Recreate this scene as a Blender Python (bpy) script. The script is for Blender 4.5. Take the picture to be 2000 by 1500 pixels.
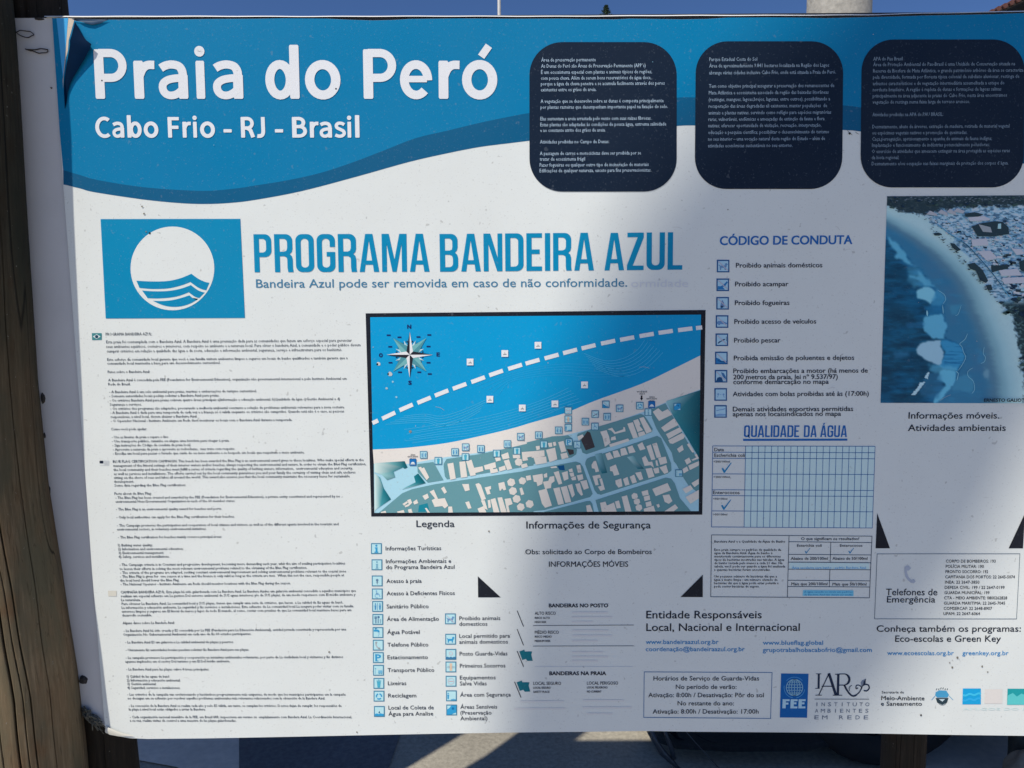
import bpy, bmesh, math, random
from mathutils import Vector, Matrix, noise
from mathutils.geometry import tessellate_polygon
random.seed(7)
for o in list(bpy.data.objects): bpy.data.objects.remove(o)
S = bpy.context.scene
COL = S.collection
# ------------------------------------------------------------------ camera, sky, sun, exposure
FOC = 1502.0                      # focal length in pixels of the 2000 px wide photograph
EYE = Vector((0, 0, 1.6))
PITCH, ROLL = math.radians(5.45), math.radians(-0.44)
SD = 1.5                          # distance of the sign's face
ROT = Matrix.Rotation(math.pi/2 - PITCH, 3, 'X') @ Matrix.Rotation(ROLL, 3, 'Z')
cd = bpy.data.cameras.new('camera'); cam = bpy.data.objects.new('camera', cd); COL.objects.link(cam)
cd.sensor_width = 36; cd.lens = 36*FOC/2000; cd.clip_start = .05; cd.clip_end = 3000
cam.matrix_world = Matrix.Translation(EYE) @ ROT.to_4x4()
S.camera = cam
SUN = Vector((-.485, -.567, 1.0)).normalized()      # direction towards the sun
ELEV = math.asin(SUN.z)
AZ = math.atan2(SUN.x, SUN.y)
W = bpy.data.worlds.new('World'); S.world = W; W.use_nodes = True
nt = W.node_tree; bg = nt.nodes['Background']
sky = nt.nodes.new('ShaderNodeTexSky'); sky.sky_type = 'NISHITA'; sky.sun_disc = False
sky.sun_elevation = ELEV; sky.sun_rotation = AZ
sky.air_density = 0.5; sky.dust_density = 0.0; sky.ozone_density = 10.0; sky.altitude = 0
nt.links.new(sky.outputs[0], bg.inputs[0]); bg.inputs[1].default_value = 0.105
sl = bpy.data.lights.new('sun', 'SUN'); so = bpy.data.objects.new('sun', sl); COL.objects.link(so)
sl.energy = 3.5; sl.angle = math.radians(0.53); sl.color = (1, .94, .83)
so.rotation_euler = (-SUN).to_track_quat('-Z', 'Y').to_euler(); so.location = (-3, -4, 8)
S.view_settings.view_transform = 'Standard'; S.view_settings.look = 'None'
S.view_settings.exposure = 0.24; S.view_settings.gamma = 1

# ------------------------------------------------------------------ helpers
def ray(x, y):
    return ROT @ Vector(((x-1000)/FOC, -(y-750)/FOC, -1))
def P(x, y, d=SD):                # point of the upright plane at distance d seen at photo pixel x, y
    r = ray(x, y); return EYE + r*(d/r.y)
def G(x, y, z=0.0):               # point of the ground seen there
    r = ray(x, y); return EYE + r*((z-EYE.z)/r.z)
def lin(c):
    return tuple(((v/255)/12.92 if v/255 <= .04045 else ((v/255+.055)/1.055)**2.4) for v in c)
def tag(o, label=None, cat=None, group=None, kind=None):
    if label: o['label'] = label
    if cat: o['category'] = cat
    if group: o['group'] = group
    if kind: o['kind'] = kind
    return o
def empty(name, loc, label, cat, group=None):
    o = bpy.data.objects.new(name, None); COL.objects.link(o); o.location = loc; o.empty_display_size = .1
    return tag(o, label, cat, group)
def wloc(o):
    v = Vector((0, 0, 0))
    while o: v = v + o.location; o = o.parent
    return v
def N(t, kind, **kw):
    n = t.nodes.new(kind)
    for k, v in kw.items():
        if k in ('noise_dimensions', 'feature', 'blend_type', 'data_type', 'operation'): setattr(n, k, v)
        else: n.inputs[k].default_value = v
    return n
def ramp(t, src, stops):
    r = t.nodes.new('ShaderNodeValToRGB'); e = r.color_ramp.elements
    while len(e) < len(stops): e.new(.5)
    for i, (p, c) in enumerate(stops):
        e[i].position = p; e[i].color = (*c, 1) if len(c) == 3 else c
    t.links.new(src, r.inputs[0]); return r.outputs[0]
MATS = {}
def base_mat(name, rough=.5):
    m = bpy.data.materials.new(name); m.use_nodes = True; t = m.node_tree
    b = t.nodes['Principled BSDF']; b.inputs['Roughness'].default_value = rough
    tc = t.nodes.new('ShaderNodeTexCoord')
    return m, t, b, tc.outputs['Object']
def mixc(t, fac, a, b, blend='MIX'):
    n = t.nodes.new('ShaderNodeMix'); n.data_type = 'RGBA'; n.blend_type = blend
    for s, v in ((0, fac), (6, a), (7, b)):
        if hasattr(v, 'node'): t.links.new(v, n.inputs[s])
        elif s == 0: n.inputs[0].default_value = v
        else: n.inputs[s].default_value = (*v, 1) if len(v) == 3 else v
    return n.outputs[2]
def ink(c, dust=1.0, fade=0):
    """print on weathered vinyl; c is the colour the print has in full sun in the photograph"""
    key = (tuple(c) if c else 'attr', dust)
    if key in MATS: return MATS[key]
    m, t, b, co = base_mat('print_%02x%02x%02x' % tuple(int(v) for v in c) if c else 'picture_print', .45); b.inputs['Specular IOR Level'].default_value = .14
    base = tuple(min(.86, v/.84) for v in lin(c)) if c else (0, 0, 0)
    dk = min(base) < .3
    spk = (.30, .36, .42) if dk else (.40, .39, .37)
    n1 = N(t, 'ShaderNodeTexNoise', Scale=310.0, Detail=2.0); t.links.new(co, n1.inputs['Vector'])
    f1 = ramp(t, n1.outputs[0], [(.64, (0, 0, 0)), (.74, ((.16 if dk else .30)*dust,)*3)])
    n2 = N(t, 'ShaderNodeTexNoise', Scale=4.0, Detail=5.0, Roughness=.65); t.links.new(co, n2.inputs['Vector'])
    f2 = ramp(t, n2.outputs[0], [(.35, (0, 0, 0)), (.75, ((.02 if dk else .11)*dust,)*3)])
    n3 = N(t, 'ShaderNodeTexNoise', Scale=95.0, Detail=1.0); t.links.new(co, n3.inputs['Vector'])
    f3 = ramp(t, n3.outputs[0], [(.74, (0, 0, 0)), (.79, ((.2 if dk else .38)*dust,)*3)])
    if not c:
        at_ = t.nodes.new('ShaderNodeAttribute'); at_.attribute_name = 'Col'; base = at_.outputs['Color']
    c1 = mixc(t, f2, base, (.42, .41, .38))
    c2 = mixc(t, f1, c1, spk)
    c3 = mixc(t, f3, c2, (.26, .30, .34) if dk else (.28, .27, .25))
    t.links.new(c3, b.inputs['Base Color'])
    bp = N(t, 'ShaderNodeBump', Strength=.09, Distance=.0012)
    t.links.new(n1.outputs[0], bp.inputs['Height'])
    n4 = N(t, 'ShaderNodeTexNoise', Scale=3.0, Detail=2.0); t.links.new(co, n4.inputs['Vector'])
    bp2 = N(t, 'ShaderNodeBump', Strength=.35, Distance=.012)
    t.links.new(n4.outputs[0], bp2.inputs['Height']); t.links.new(bp.outputs[0], bp2.inputs['Normal'])
    t.links.new(bp2.outputs[0], b.inputs['Normal'])
    MATS[key] = m; return m
def plain(name, c, rough=.6, metal=0, var=.25, scale=20, bump=0, spec=.5):
    if name in MATS: return MATS[name]
    m, t, b, co = base_mat(name, rough); b.inputs['Metallic'].default_value = metal
    b.inputs['Specular IOR Level'].default_value = spec
    n = N(t, 'ShaderNodeTexNoise', Scale=float(scale), Detail=8.0, Roughness=.65); t.links.new(co, n.inputs['Vector'])
    o = ramp(t, n.outputs[0], [(.3, tuple(v*(1-var) for v in c)), (.7, tuple(min(1, v*(1+var)) for v in c))])
    t.links.new(o, b.inputs['Base Color'])
    if bump:
        bp = N(t, 'ShaderNodeBump', Strength=bump, Distance=.01); t.links.new(n.outputs[0], bp.inputs['Height'])
        t.links.new(bp.outputs[0], b.inputs['Normal'])
    MATS[name] = m; return m
def link(name, me, parent=None, mats=()):
    o = bpy.data.objects.new(name, me); COL.objects.link(o)
    for m in mats: me.materials.append(m)
    if parent: o.parent = parent
    return o
LAY = .00028
class Part:
    """one mesh object; flat print is given in photo pixels and laid on the sign's face, each layer proud of the last"""
    def __init__(s, name, parent, layer=1):
        s.name, s.parent, s.layer = name, parent, layer
        s.v, s.f, s.mi, s.m = [], [], [], []; s.col = {}
    def idx(s, m):
        if m not in s.m: s.m.append(m)
        return s.m.index(m)
    def raw(s, verts, faces, m):
        b = len(s.v); s.v += [tuple(p) for p in verts]; k = s.idx(m)
        for f in faces: s.f.append([b+i for i in f]); s.mi.append(k)
    def put(s, x, y, l):
        p = P(x, y); return (p.x, SD - .0042 - LAY*l, p.z)
    def poly(s, pts, m, holes=(), l=None):
        l = s.layer if l is None else l
        rings = [list(pts)] + [list(h) for h in holes]
        tri = tessellate_polygon([[Vector((p[0], p[1], 0)) for p in r] for r in rings])
        flat = [p for r in rings for p in r]
        s.raw([s.put(p[0], p[1], l) for p in flat], tri, m)
    def gpoly(s, pts, cols, l=None):
        b = len(s.v); s.poly(pts, ink(None, .5), l=l)
        for i, c in enumerate(cols): s.col[b+i] = tuple(v/.84 for v in lin(c))
    def line(s, pts, w, m, l=None, closed=False):
        l = s.layer if l is None else l
        pts = list(pts) + ([pts[0]] if closed else [])
        vs, fs = [], []
        n = len(pts)
        for i, p in enumerate(pts):
            a = pts[max(i-1, 0)]; b = pts[min(i+1, n-1)]
            if closed and i in (0, n-1): a = pts[n-2]; b = pts[1]
            d1 = Vector((p[0]-a[0], p[1]-a[1])); d2 = Vector((b[0]-p[0], b[1]-p[1]))
            if d1.length < 1e-6: d1 = d2
            if d2.length < 1e-6: d2 = d1
            d1.normalize(); d2.normalize(); d = d1+d2
            if d.length < 1e-3: d = d1
            d.normalize(); k = max(.5, d.dot(d1)); ww = w[i] if isinstance(w, (list, tuple)) else w
            nx, ny = -d.y*ww/2/k, d.x*ww/2/k
            vs += [s.put(p[0]+nx, p[1]+ny, l), s.put(p[0]-nx, p[1]-ny, l)]
            if i: fs.append((2*i-2, 2*i-1, 2*i+1, 2*i))
        s.raw(vs, fs, m)
    def text(s, x0, y0, x1, txt, h, m, bold=0.0, y1=None, l=None, res=2, sl=None):
        """txt from x0 to x1 on a baseline y0..y1, capital height h, all in photo pixels"""
        l = s.layer if l is None else l
        if y1 is None: y1 = y0 + (x1-x0)*(-.0065 if sl is None else sl)
        vs, fs = glyphs(txt, res)
        if bold < .003: s.place(vs, fs, x0, y0, x1, y1, h, m, l, CAPH); return
        d = bold*.9*h/CAPH; dy = d*.6      # heavier strokes: overprinted copies, each on its own layer
        for k, (u, v) in enumerate(((-d, -dy), (d, dy)) if bold < .019 else ((-d, -dy), (d, -dy), (d, dy), (-d, dy))):
            s.place(vs, fs, x0+u, y0+v, x1+u, y1+v, h, m, l+.1*k, CAPH)
    def place(s, vs, fs, x0, y0, x1, y1, h, m, l, caph):
        a, b = min(p[0] for p in vs), max(p[0] for p in vs)
        p0, p1 = P(x0, y0), P(x1, y1); u = p1-p0; L = u.length; u.normalize(); w = Vector((-u.z, 0, u.x))
        px = (P(x0+1, y0)-P(x0, y0)).length
        sx = L/(b-a); sy = h*px/caph; yy = SD - .0042 - LAY*l
        out = []
        for q in vs:
            r = p0 + u*((q[0]-a)*sx) + w*(q[1]*sy); out.append((r.x, yy, r.z))
        s.raw(out, fs, m)
    def build(s, smooth=False):
        o0 = wloc(s.parent) if s.parent else Vector((0, 0, 0))
        me = bpy.data.meshes.new(s.name)
        me.from_pydata([(x-o0.x, y-o0.y, z-o0.z) for x, y, z in s.v], [], s.f)
        for m in s.m: me.materials.append(m)
        me.polygons.foreach_set('material_index', s.mi)
        if smooth: me.polygons.foreach_set('use_smooth', [True]*len(s.f))
        me.update()
        if s.col:
            at_ = me.color_attributes.new('Col', 'FLOAT_COLOR', 'POINT'); fl = []
            for i in range(len(s.v)): fl += [*s.col.get(i, (0, 0, 0)), 1]
            at_.data.foreach_set('color', fl)
        o = bpy.data.objects.new(s.name, me); COL.objects.link(o); o.parent = s.parent
        return o
# the built-in font; heavier weights are overprinted copies
_tc = bpy.data.curves.new('lettering', 'FONT'); _to = bpy.data.objects.new('lettering', _tc); COL.objects.link(_to)
_cache = {}
def glyphs(txt, res=2):
    k = (txt, res)
    if k in _cache: return _cache[k]
    _tc.body = txt; _tc.resolution_u = res; _tc.size = 1
    bpy.context.view_layer.update()
    ev = _to.evaluated_get(bpy.context.evaluated_depsgraph_get())
    me = ev.to_mesh()
    vs = [(v.co.x, v.co.y) for v in me.vertices]; fs = [tuple(p.vertices) for p in me.polygons]
    ev.to_mesh_clear(); _cache[k] = (vs, fs); return vs, fs
CAPH = max(p[1] for p in glyphs('E')[0])
def arc(cx, cy, r, a0, a1, n=8, ry=None):
    ry = r if ry is None else ry
    return [(cx+r*math.cos(math.radians(a0+(a1-a0)*i/n)), cy+ry*math.sin(math.radians(a0+(a1-a0)*i/n))) for i in range(n+1)]
def rrect(x0, y0, x1, y1, r, n=12, k=0):       # photo pixels, y down; k = shift of the bottom
    p = arc(x1-r, y0+r, r, -90, 0, n)+arc(x1-r, y1-r, r, 0, 90, n)+arc(x0+r, y1-r, r, 90, 180, n)+arc(x0+r, y0+r, r, 180, 270, n)
    return [(x+k*(y-y0)/(y1-y0), y) for x, y in p]
def smooth_line(pts, n=6):                     # Catmull-Rom
    out = []
    q = [pts[0]]+list(pts)+[pts[-1]]
    for i in range(1, len(q)-2):
        for k in range(n):
            t = k/n; a, b, c, d = q[i-1], q[i], q[i+1], q[i+2]
            out.append(tuple(.5*((2*b[j])+(-a[j]+c[j])*t+(2*a[j]-5*b[j]+4*c[j]-d[j])*t*t+(-a[j]+3*b[j]-3*c[j]+d[j])*t**3) for j in (0, 1)))
    out.append(tuple(pts[-1])); return out
# condensed poster capitals, drawn as outlines (unit height, y up)
def poster(ch, s=.135, h=.12):
    w = .47; r = .17; q = r-.075
    O = lambda x0, y0, x1, y1, r: [(x, y) for x, y in arc(x1-r, y1-r, r, 0, 90, 6)+arc(x0+r, y1-r, r, 90, 180, 6)+arc(x0+r, y0+r, r, 180, 270, 6)+arc(x1-r, y0+r, r, 270, 360, 6)]
    if ch == 'I': return s, [([(0, 0), (s, 0), (s, 1), (0, 1)], [])]
    if ch == 'L': return .38, [([(0, 0), (.38, 0), (.38, h), (s, h), (s, 1), (0, 1)], [])]
    if ch == 'E': return .40, [([(0, 0), (.40, 0), (.40, h), (s, h), (s, .45), (.34, .45), (.34, .45+h), (s, .45+h), (s, 1-h), (.40, 1-h), (.40, 1), (0, 1)], [])]
    if ch == 'F': return .40, [([(0, 0), (s, 0), (s, .42), (.34, .42), (.34, .42+h), (s, .42+h), (s, 1-h), (.40, 1-h), (.40, 1), (0, 1)], [])]
    if ch == 'O': return w, [(O(0, 0, w, 1, r), [O(s, h, w-s, 1-h, q)])]
    if ch == 'Q': return w+.02, [(O(0, 0, w, 1, r), [O(s, h, w-s, 1-h, q)]), ([(.27, .2), (.27+.1, .2), (w+.04, -.06), (w-.08, -.06)], [])]
    if ch == 'D': return w, [([(0, 0)]+arc(w-r, r, r, -90, 0, 6)+arc(w-r, 1-r, r, 0, 90, 6)+[(0, 1)], [[(s, h)]+arc(w-s-q, h+q, q, -90, 0, 5)+arc(w-s-q, 1-h-q, q, 0, 90, 5)+[(s, 1-h)]])]
    if ch == 'P': return .45, [([(0, 0), (s, 0), (s, .40)]+arc(.45-r, .40+r, r, -90, 0, 6)+arc(.45-r, 1-r, r, 0, 90, 6)+[(0, 1)], [[(s, .40+h)]+arc(.45-s-q, .40+h+q, q, -90, 0, 5)+arc(.45-s-q, 1-h-q, q, 0, 90, 5)+[(s, 1-h)]])]
    if ch == 'R': return .47, [([(0, 0), (s, 0), (s, .42), (.25, .42), (.31, .39), (.325, .33), (.325, .12), (.34, 0), (.48, 0), (.465, .10), (.465, .34), (.44, .43), (.39, .475), (.445, .53), (.465, .61)]+arc(.465-r, 1-r, r, 0, 90, 6)+[(0, 1)], [[(s, .42+h), (.25, .42+h), (.31, .57), (.33, .64)]+arc(.33-q, 1-h-q, q, 0, 90, 5)+[(s, 1-h)]])]
    if ch == 'B': return .47, [([(0, 0)]+arc(.47-r, r, r, -90, 0, 6)+[(.47, .36), (.445, .45), (.39, .505), (.44, .56), (.46, .64)]+arc(.46-r, 1-r, r, 0, 90, 6)+[(0, 1)],
        [[(s, h)]+arc(.335-q, h+q, q, -90, 0, 5)+[(.335, .36), (.31, .425), (.25, .45), (s, .45)], [(s, .56), (.25, .56), (.31, .585), (.325, .65)]+arc(.325-q, 1-h-q, q, 0, 90, 5)+[(s, 1-h)]])]
    if ch == 'G': return w, [([(w, .66), (w, 1-r)]+arc(w-r, 1-r, r, 0, 90, 6)+arc(r, 1-r, r, 90, 180, 6)+arc(r, r, r, 180, 270, 6)+arc(w-r, r, r, 270, 360, 6)+[(w, .53), (.25, .53), (.25, .53-h), (w-s, .53-h)]
        + arc(w-s-q, h+q, q, 0, -90, 5)+arc(s+q, h+q, q, -90, -180, 5)+arc(s+q, 1-h-q, q, 180, 90, 5)+arc(w-s-q, 1-h-q, q, 90, 0, 5)+[(w-s, .66)], [])]
    if ch == 'U': return w, [([(0, 1), (0, r)]+arc(r, r, r, 180, 270, 6)+arc(w-r, r, r, 270, 360, 6)+[(w, 1), (w-s, 1)]+arc(w-s-q, h+q, q, 0, -90, 5)+arc(s+q, h+q, q, -90, -180, 5)+[(s, 1)], [])]
    if ch in 'AÁ':
        g = [([(0, 0), (.13, 0), (.155, .19), (.345, .19), (.37, 0), (.505, 0), (.345, 1), (.16, 1)], [[(.175, .30), (.325, .30), (.25, .83)]])]
        if ch == 'Á': g.append(([(.2, 1.05), (.29, 1.05), (.38, 1.2), (.25, 1.2)], []))
        return .505, g
    if ch == 'N': return .48, [([(0, 0), (.125, 0), (.125, .72), (.345, 0), (.48, 0), (.48, 1), (.36, 1), (.36, .36), (.175, 1), (0, 1)], [])]
    if ch == 'M': return .64, [([(0, 0), (.125, 0), (.125, .74), (.265, 0), (.37, 0), (.51, .74), (.51, 0), (.64, 0), (.64, 1), (.455, 1), (.32, .32), (.185, 1), (0, 1)], [])]
    if ch == 'Z': return .43, [([(0, 0), (.43, 0), (.43, h), (.15, h), (.43, .87), (.43, 1), (.01, 1), (.01, 1-h), (.275, 1-h), (0, .13)], [])]
    return .2, []
def poster_text(part, x0, y0, x1, txt, h, m, y1=None, l=None, gap=.075, s=.135, hh=.12):
    vs, fs, x = [], [], 0
    for ch in txt:
        if ch == ' ': x += .17; continue
        w, shapes = poster(ch, s, hh)
        for outer, holes in shapes:
            rings = [outer]+holes
            tri = tessellate_polygon([[Vector((p[0], p[1], 0)) for p in r] for r in rings])
            b = len(vs); vs += [(p[0]+x, p[1]) for r in rings for p in r]; fs += [tuple(b+i for i in t) for t in tri]
        x += w+gap
    part.place(vs, fs, x0, y0, x1, y0 if y1 is None else y1, h, m, part.layer if l is None else l, 1.0)

# rounded bold letters of the title, drawn as strokes (capital height 100)
def E_(cx, cy, rx, ry, a0, a1, n=20): return [(cx+rx*math.cos(math.radians(a0+(a1-a0)*i/n)), cy+ry*math.sin(math.radians(a0+(a1-a0)*i/n))) for i in range(n+1)]
def bold_glyph(ch):
    st = lambda x, y0, y1: ([(x, y0), (x, y0+3), (x, y1-3), (x, y1)], [15.5, 19, 19, 15.5])
    if ch == 'P': return [st(9.5, 0, 100), ([(9.5, 92.5), (32, 92.5)]+E_(33, 67.5, 23.5, 25, 85, -85, 14)+[(32, 42.5), (9.5, 42.5)], 16.5)]
    if ch == 'R': return [st(9.5, 0, 100), ([(9.5, 92.5), (30, 92.5)]+E_(31, 69.5, 22.5, 23, 85, -85, 14)+[(30, 46.5), (9.5, 46.5)], 16.5), (smooth_line([(30, 46), (43, 38), (50, 22), (57, 1.5)], 4), 18.5)]
    if ch == 'B': return [st(9.5, 0, 100), ([(9.5, 92.5), (28, 92.5)]+E_(29, 73, 20, 19.5, 85, -85, 12)+[(28, 53.5), (9.5, 53.5)], 16), ([(28, 53.5)]+E_(31, 31, 24.5, 22.8, 85, -85, 12)+[(30, 8), (9.5, 8)], 16)]
    if ch == 'F': return [st(9.5, 0, 100), ([(9.5, 92), (52, 92), (54, 92)], [16, 16, 13]), ([(9.5, 50), (49, 50), (51, 50)], [16, 16, 13])]
    if ch == 'r': return [st(9.5, 0, 77), (smooth_line([(10, 44), (17, 60), (27, 68), (41, 68.5)], 5), 17)]
    if ch == 'a': return [(smooth_line([(6, 62), (15, 67), (28, 69.5), (42, 66), (48.5, 56), (49.5, 44)], 5), 16.5), st(49.5, 0, 50), (smooth_line([(49.5, 42), (34, 41.5), (19, 38), (9.5, 30), (9.2, 18), (16, 9), (28, 7), (40, 12), (49.5, 21)], 4), 15.5)]
    if ch == 'i': return [st(9.5, 0, 77), (E_(9.5, 96, 5.6, 5.2, 0, 360, 14), 11.4)]
    if ch == 'd': return [(E_(29.5, 38.5, 20.5, 31, 0, 360, 28), 18), st(58.5, 0, 109)]
    if ch == 'b': return [(E_(38.5, 38.5, 20.5, 31, 0, 360, 28), 18), st(9.5, 0, 109)]
    if ch in 'oó': return [(E_(35, 38.5, 25.7, 30.8, 0, 360, 30), 18.5)]+([([(38, 85), (40.5, 88.5), (51, 103.5), (53.5, 107)], 15)] if ch == 'ó' else [])
    if ch == 'e': return [([(12, 40), (55, 40)], 13), (E_(33, 38.5, 24, 30.8, -2, 316, 30), 17.5)]
    if ch == 'C': return [(E_(42, 50, 33, 43.2, 52, 308, 26), 17.5)]
    if ch == 'J': return [(smooth_line([(29, 100), (29, 60), (29, 26), (22, 11), (8, 7.5), (0, 8)], 4), 18.5)]
    if ch == 's': return [(smooth_line([(46, 63), (33, 69.5), (18, 69), (9.5, 60), (13, 48), (27, 40), (41, 32), (45, 20), (36, 9.5), (20, 7), (4, 13)], 4), 15.5)]
    if ch == 'l': return [st(9.5, 0, 109)]
    if ch == '-': return [([(0, 33), (3, 33), (35, 33), (38, 33)], [13, 16, 16, 13])]
def stroke2(pts, w):
    vs, fs = [], []; n = len(pts); cl = (Vector(pts[0])-Vector(pts[-1])).length < .01
    for i, p in enumerate(pts):
        a, b = pts[max(i-1, 0)], pts[min(i+1, n-1)]
        if cl and i in (0, n-1): a, b = pts[n-2], pts[1]
        d = Vector((b[0]-a[0], b[1]-a[1])).normalized(); h = (w[i] if isinstance(w, list) else w)/2
        vs += [(p[0]-d.y*h, p[1]+d.x*h), (p[0]+d.y*h, p[1]-d.x*h)]
        if i: fs.append((2*i-2, 2*i-1, 2*i+1, 2*i))
    return vs, fs
def bold_letter(part, ch, x0, x1, y, cap, m, l):
    ss = [stroke2(p, w) for p, w in bold_glyph(ch)]
    lo_ = min(v[0] for vs, f in ss for v in vs); hi = max(v[0] for vs, f in ss for v in vs)
    p0, p1 = P(x0, y), P(x1, y); u = p1-p0; L = u.length; u.normalize(); wv = Vector((-u.z, 0, u.x))
    k = (P(x0+1, y)-P(x0, y)).length*cap/100; sx = L/(hi-lo_)
    for i, (vs, fs) in enumerate(ss):
        out = []
        for q in vs:
            r = p0+u*((q[0]-lo_)*sx)+wv*(q[1]*k); out.append((r.x, SD-.0042-LAY*(l+.12*i), r.z))
        part.raw(out, fs, m)
# ------------------------------------------------------------------ materials of the place
def ground_mat(name, c, var=.3, sc=60, bump=.4):
    m, t, b, co = base_mat(name, .9)
    n = N(t, 'ShaderNodeTexNoise', Scale=float(sc), Detail=10.0, Roughness=.7); t.links.new(co, n.inputs['Vector'])
    n2 = N(t, 'ShaderNodeTexNoise', Scale=2.0, Detail=4.0); t.links.new(co, n2.inputs['Vector'])
    a = ramp(t, n.outputs[0], [(.3, tuple(v*(1-var) for v in c)), (.7, tuple(v*(1+var) for v in c))])
    k = ramp(t, n2.outputs[0], [(.3, (.8, .8, .8)), (.7, (1.1, 1.1, 1.1))])
    t.links.new(mixc(t, 1.0, a, k, 'MULTIPLY'), b.inputs['Base Color'])
    bp = N(t, 'ShaderNodeBump', Strength=bump, Distance=.004); t.links.new(n.outputs[0], bp.inputs['Height'])
    t.links.new(bp.outputs[0], b.inputs['Normal'])
    return m
def wood_mat(name, stops, zsplit=None, patch=(.10, .095, .07)):
    m, t, b, co = base_mat(name, .88)
    b.inputs['Specular IOR Level'].default_value = .2
    def ns(sc, mp, **k):
        q = t.nodes.new('ShaderNodeMapping'); q.inputs['Scale'].default_value = mp; t.links.new(co, q.inputs[0])
        n = N(t, 'ShaderNodeTexNoise', Scale=sc, **k); t.links.new(q.outputs[0], n.inputs['Vector']); return n.outputs[0]
    fine = ns(1.0, (160, 160, 7), Detail=8.0, Roughness=.75)
    a = ramp(t, fine, stops)
    pt = ns(1.0, (14, 14, 5), Detail=6.0, Roughness=.6)
    a = mixc(t, ramp(t, pt, [(.40, (0, 0, 0)), (.62, (.85, .85, .85))]), a, patch)
    rd = ns(1.0, (20, 20, 9), Detail=3.0)
    a = mixc(t, ramp(t, rd, [(.60, (0, 0, 0)), (.74, (.5, .5, .5))]), a, tuple(v*k for v, k in zip(stops[1][1], (.75, .5, .35))))
    ck = ns(1.0, (26, 26, .55), Detail=1.0, Roughness=.3)
    ckf = ramp(t, ck, [(.490, (0, 0, 0)), (.498, (.8, .8, .8)), (.502, (.8, .8, .8)), (.510, (0, 0, 0))])
    ck2 = ns(1.0, (80, 80, 1.6), Detail=2.0)
    ck2f = ramp(t, ck2, [(.488, (0, 0, 0)), (.498, (.4, .4, .4)), (.502, (.4, .4, .4)), (.512, (0, 0, 0))])
    a = mixc(t, ckf, a, (.012, .009, .006)); a = mixc(t, ck2f, a, (.03, .022, .014))
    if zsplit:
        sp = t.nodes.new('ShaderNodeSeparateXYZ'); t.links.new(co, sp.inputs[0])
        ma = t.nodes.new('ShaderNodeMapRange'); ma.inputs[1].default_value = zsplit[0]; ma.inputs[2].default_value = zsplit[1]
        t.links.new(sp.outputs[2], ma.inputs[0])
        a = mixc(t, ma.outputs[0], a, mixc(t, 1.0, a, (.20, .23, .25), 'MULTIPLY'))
    n3 = N(t, 'ShaderNodeTexNoise', Scale=130.0, Detail=2.0); t.links.new(co, n3.inputs['Vector'])
    a = mixc(t, ramp(t, n3.outputs[0], [(.72, (0, 0, 0)), (.78, (.45, .45, .45))]), a, (.34, .32, .28))
    t.links.new(a, b.inputs['Base Color'])
    bp = N(t, 'ShaderNodeBump', Strength=.45, Distance=.0025); t.links.new(fine, bp.inputs['Height'])
    b2 = N(t, 'ShaderNodeBump', Strength=.8, Distance=.004); b2.invert = True; t.links.new(ckf, b2.inputs['Height']); t.links.new(bp.outputs[0], b2.inputs['Normal'])
    t.links.new(b2.outputs[0], b.inputs['Normal'])
    return m
def sheet(name, pts, z, mat, kind='structure', parent=None):
    me = bpy.data.meshes.new(name)
    me.from_pydata([(p[0], p[1], z) for p in pts], [], [list(range(len(pts)))])
    o = link(name, me, parent, [mat]); tag(o, kind=kind); return o
def tube(bm, pts, rad, n=8, cap=True):
    rings = []
    for i, p in enumerate(pts):
        p = Vector(p); a = Vector(pts[max(i-1, 0)]); b = Vector(pts[min(i+1, len(pts)-1)])
        d = (b-a).normalized(); u = d.orthogonal().normalized() if i == 0 else (u-d*u.dot(d)).normalized(); w = d.cross(u)
        r = rad[i] if isinstance(rad, (list, tuple)) else rad
        rings.append([bm.verts.new(p+u*r*math.cos(2*math.pi*k/n)+w*r*math.sin(2*math.pi*k/n)) for k in range(n)])
    for i in range(len(rings)-1):
        for k in range(n): bm.faces.new((rings[i][k], rings[i][(k+1) % n], rings[i+1][(k+1) % n], rings[i+1][k]))
    if cap: bm.faces.new(rings[0][::-1]); bm.faces.new(rings[-1])
def bm_obj(name, bm, mats, parent=None, smooth=False):
    o0 = wloc(parent) if parent else Vector((0, 0, 0))
    bmesh.ops.translate(bm, verts=bm.verts, vec=-o0)
    bmesh.ops.recalc_face_normals(bm, faces=bm.faces)
    me = bpy.data.meshes.new(name); bm.to_mesh(me); bm.free()
    if smooth: me.polygons.foreach_set('use_smooth', [True]*len(me.polygons))
    return link(name, me, parent, mats if isinstance(mats, (list, tuple)) else [mats])
def box(bm, x0, y0, z0, x1, y1, z1, bev=0, seg=2):
    r = bmesh.ops.create_cube(bm, size=1)
    for v in r['verts']: v.co = Vector((x0+(v.co.x+.5)*(x1-x0), y0+(v.co.y+.5)*(y1-y0), z0+(v.co.z+.5)*(z1-z0)))
    if bev:
        es = {e for v in r['verts'] for e in v.link_edges}
        bmesh.ops.bevel(bm, geom=list(es), offset=bev, segments=seg, affect='EDGES', profile=.6)

asphalt = ground_mat('pale_paving', (.36, .33, .265))
concrete = ground_mat('smooth_concrete', (.74, .66, .56), .12, 35, .2)
g = sheet('ground', [(-600, -400), (600, -400), (600, 900), (-600, 900)], 0, asphalt)
added_sand = ground_mat('added_pale_sand', (.54, .49, .40), .12, 40, .5)
sheet('added_sand', [(-80, -60), (80, -60), (80, 1.15), (-80, 1.15)], .004, added_sand)  # unseen sand added before the sign for its bounce light
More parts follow.
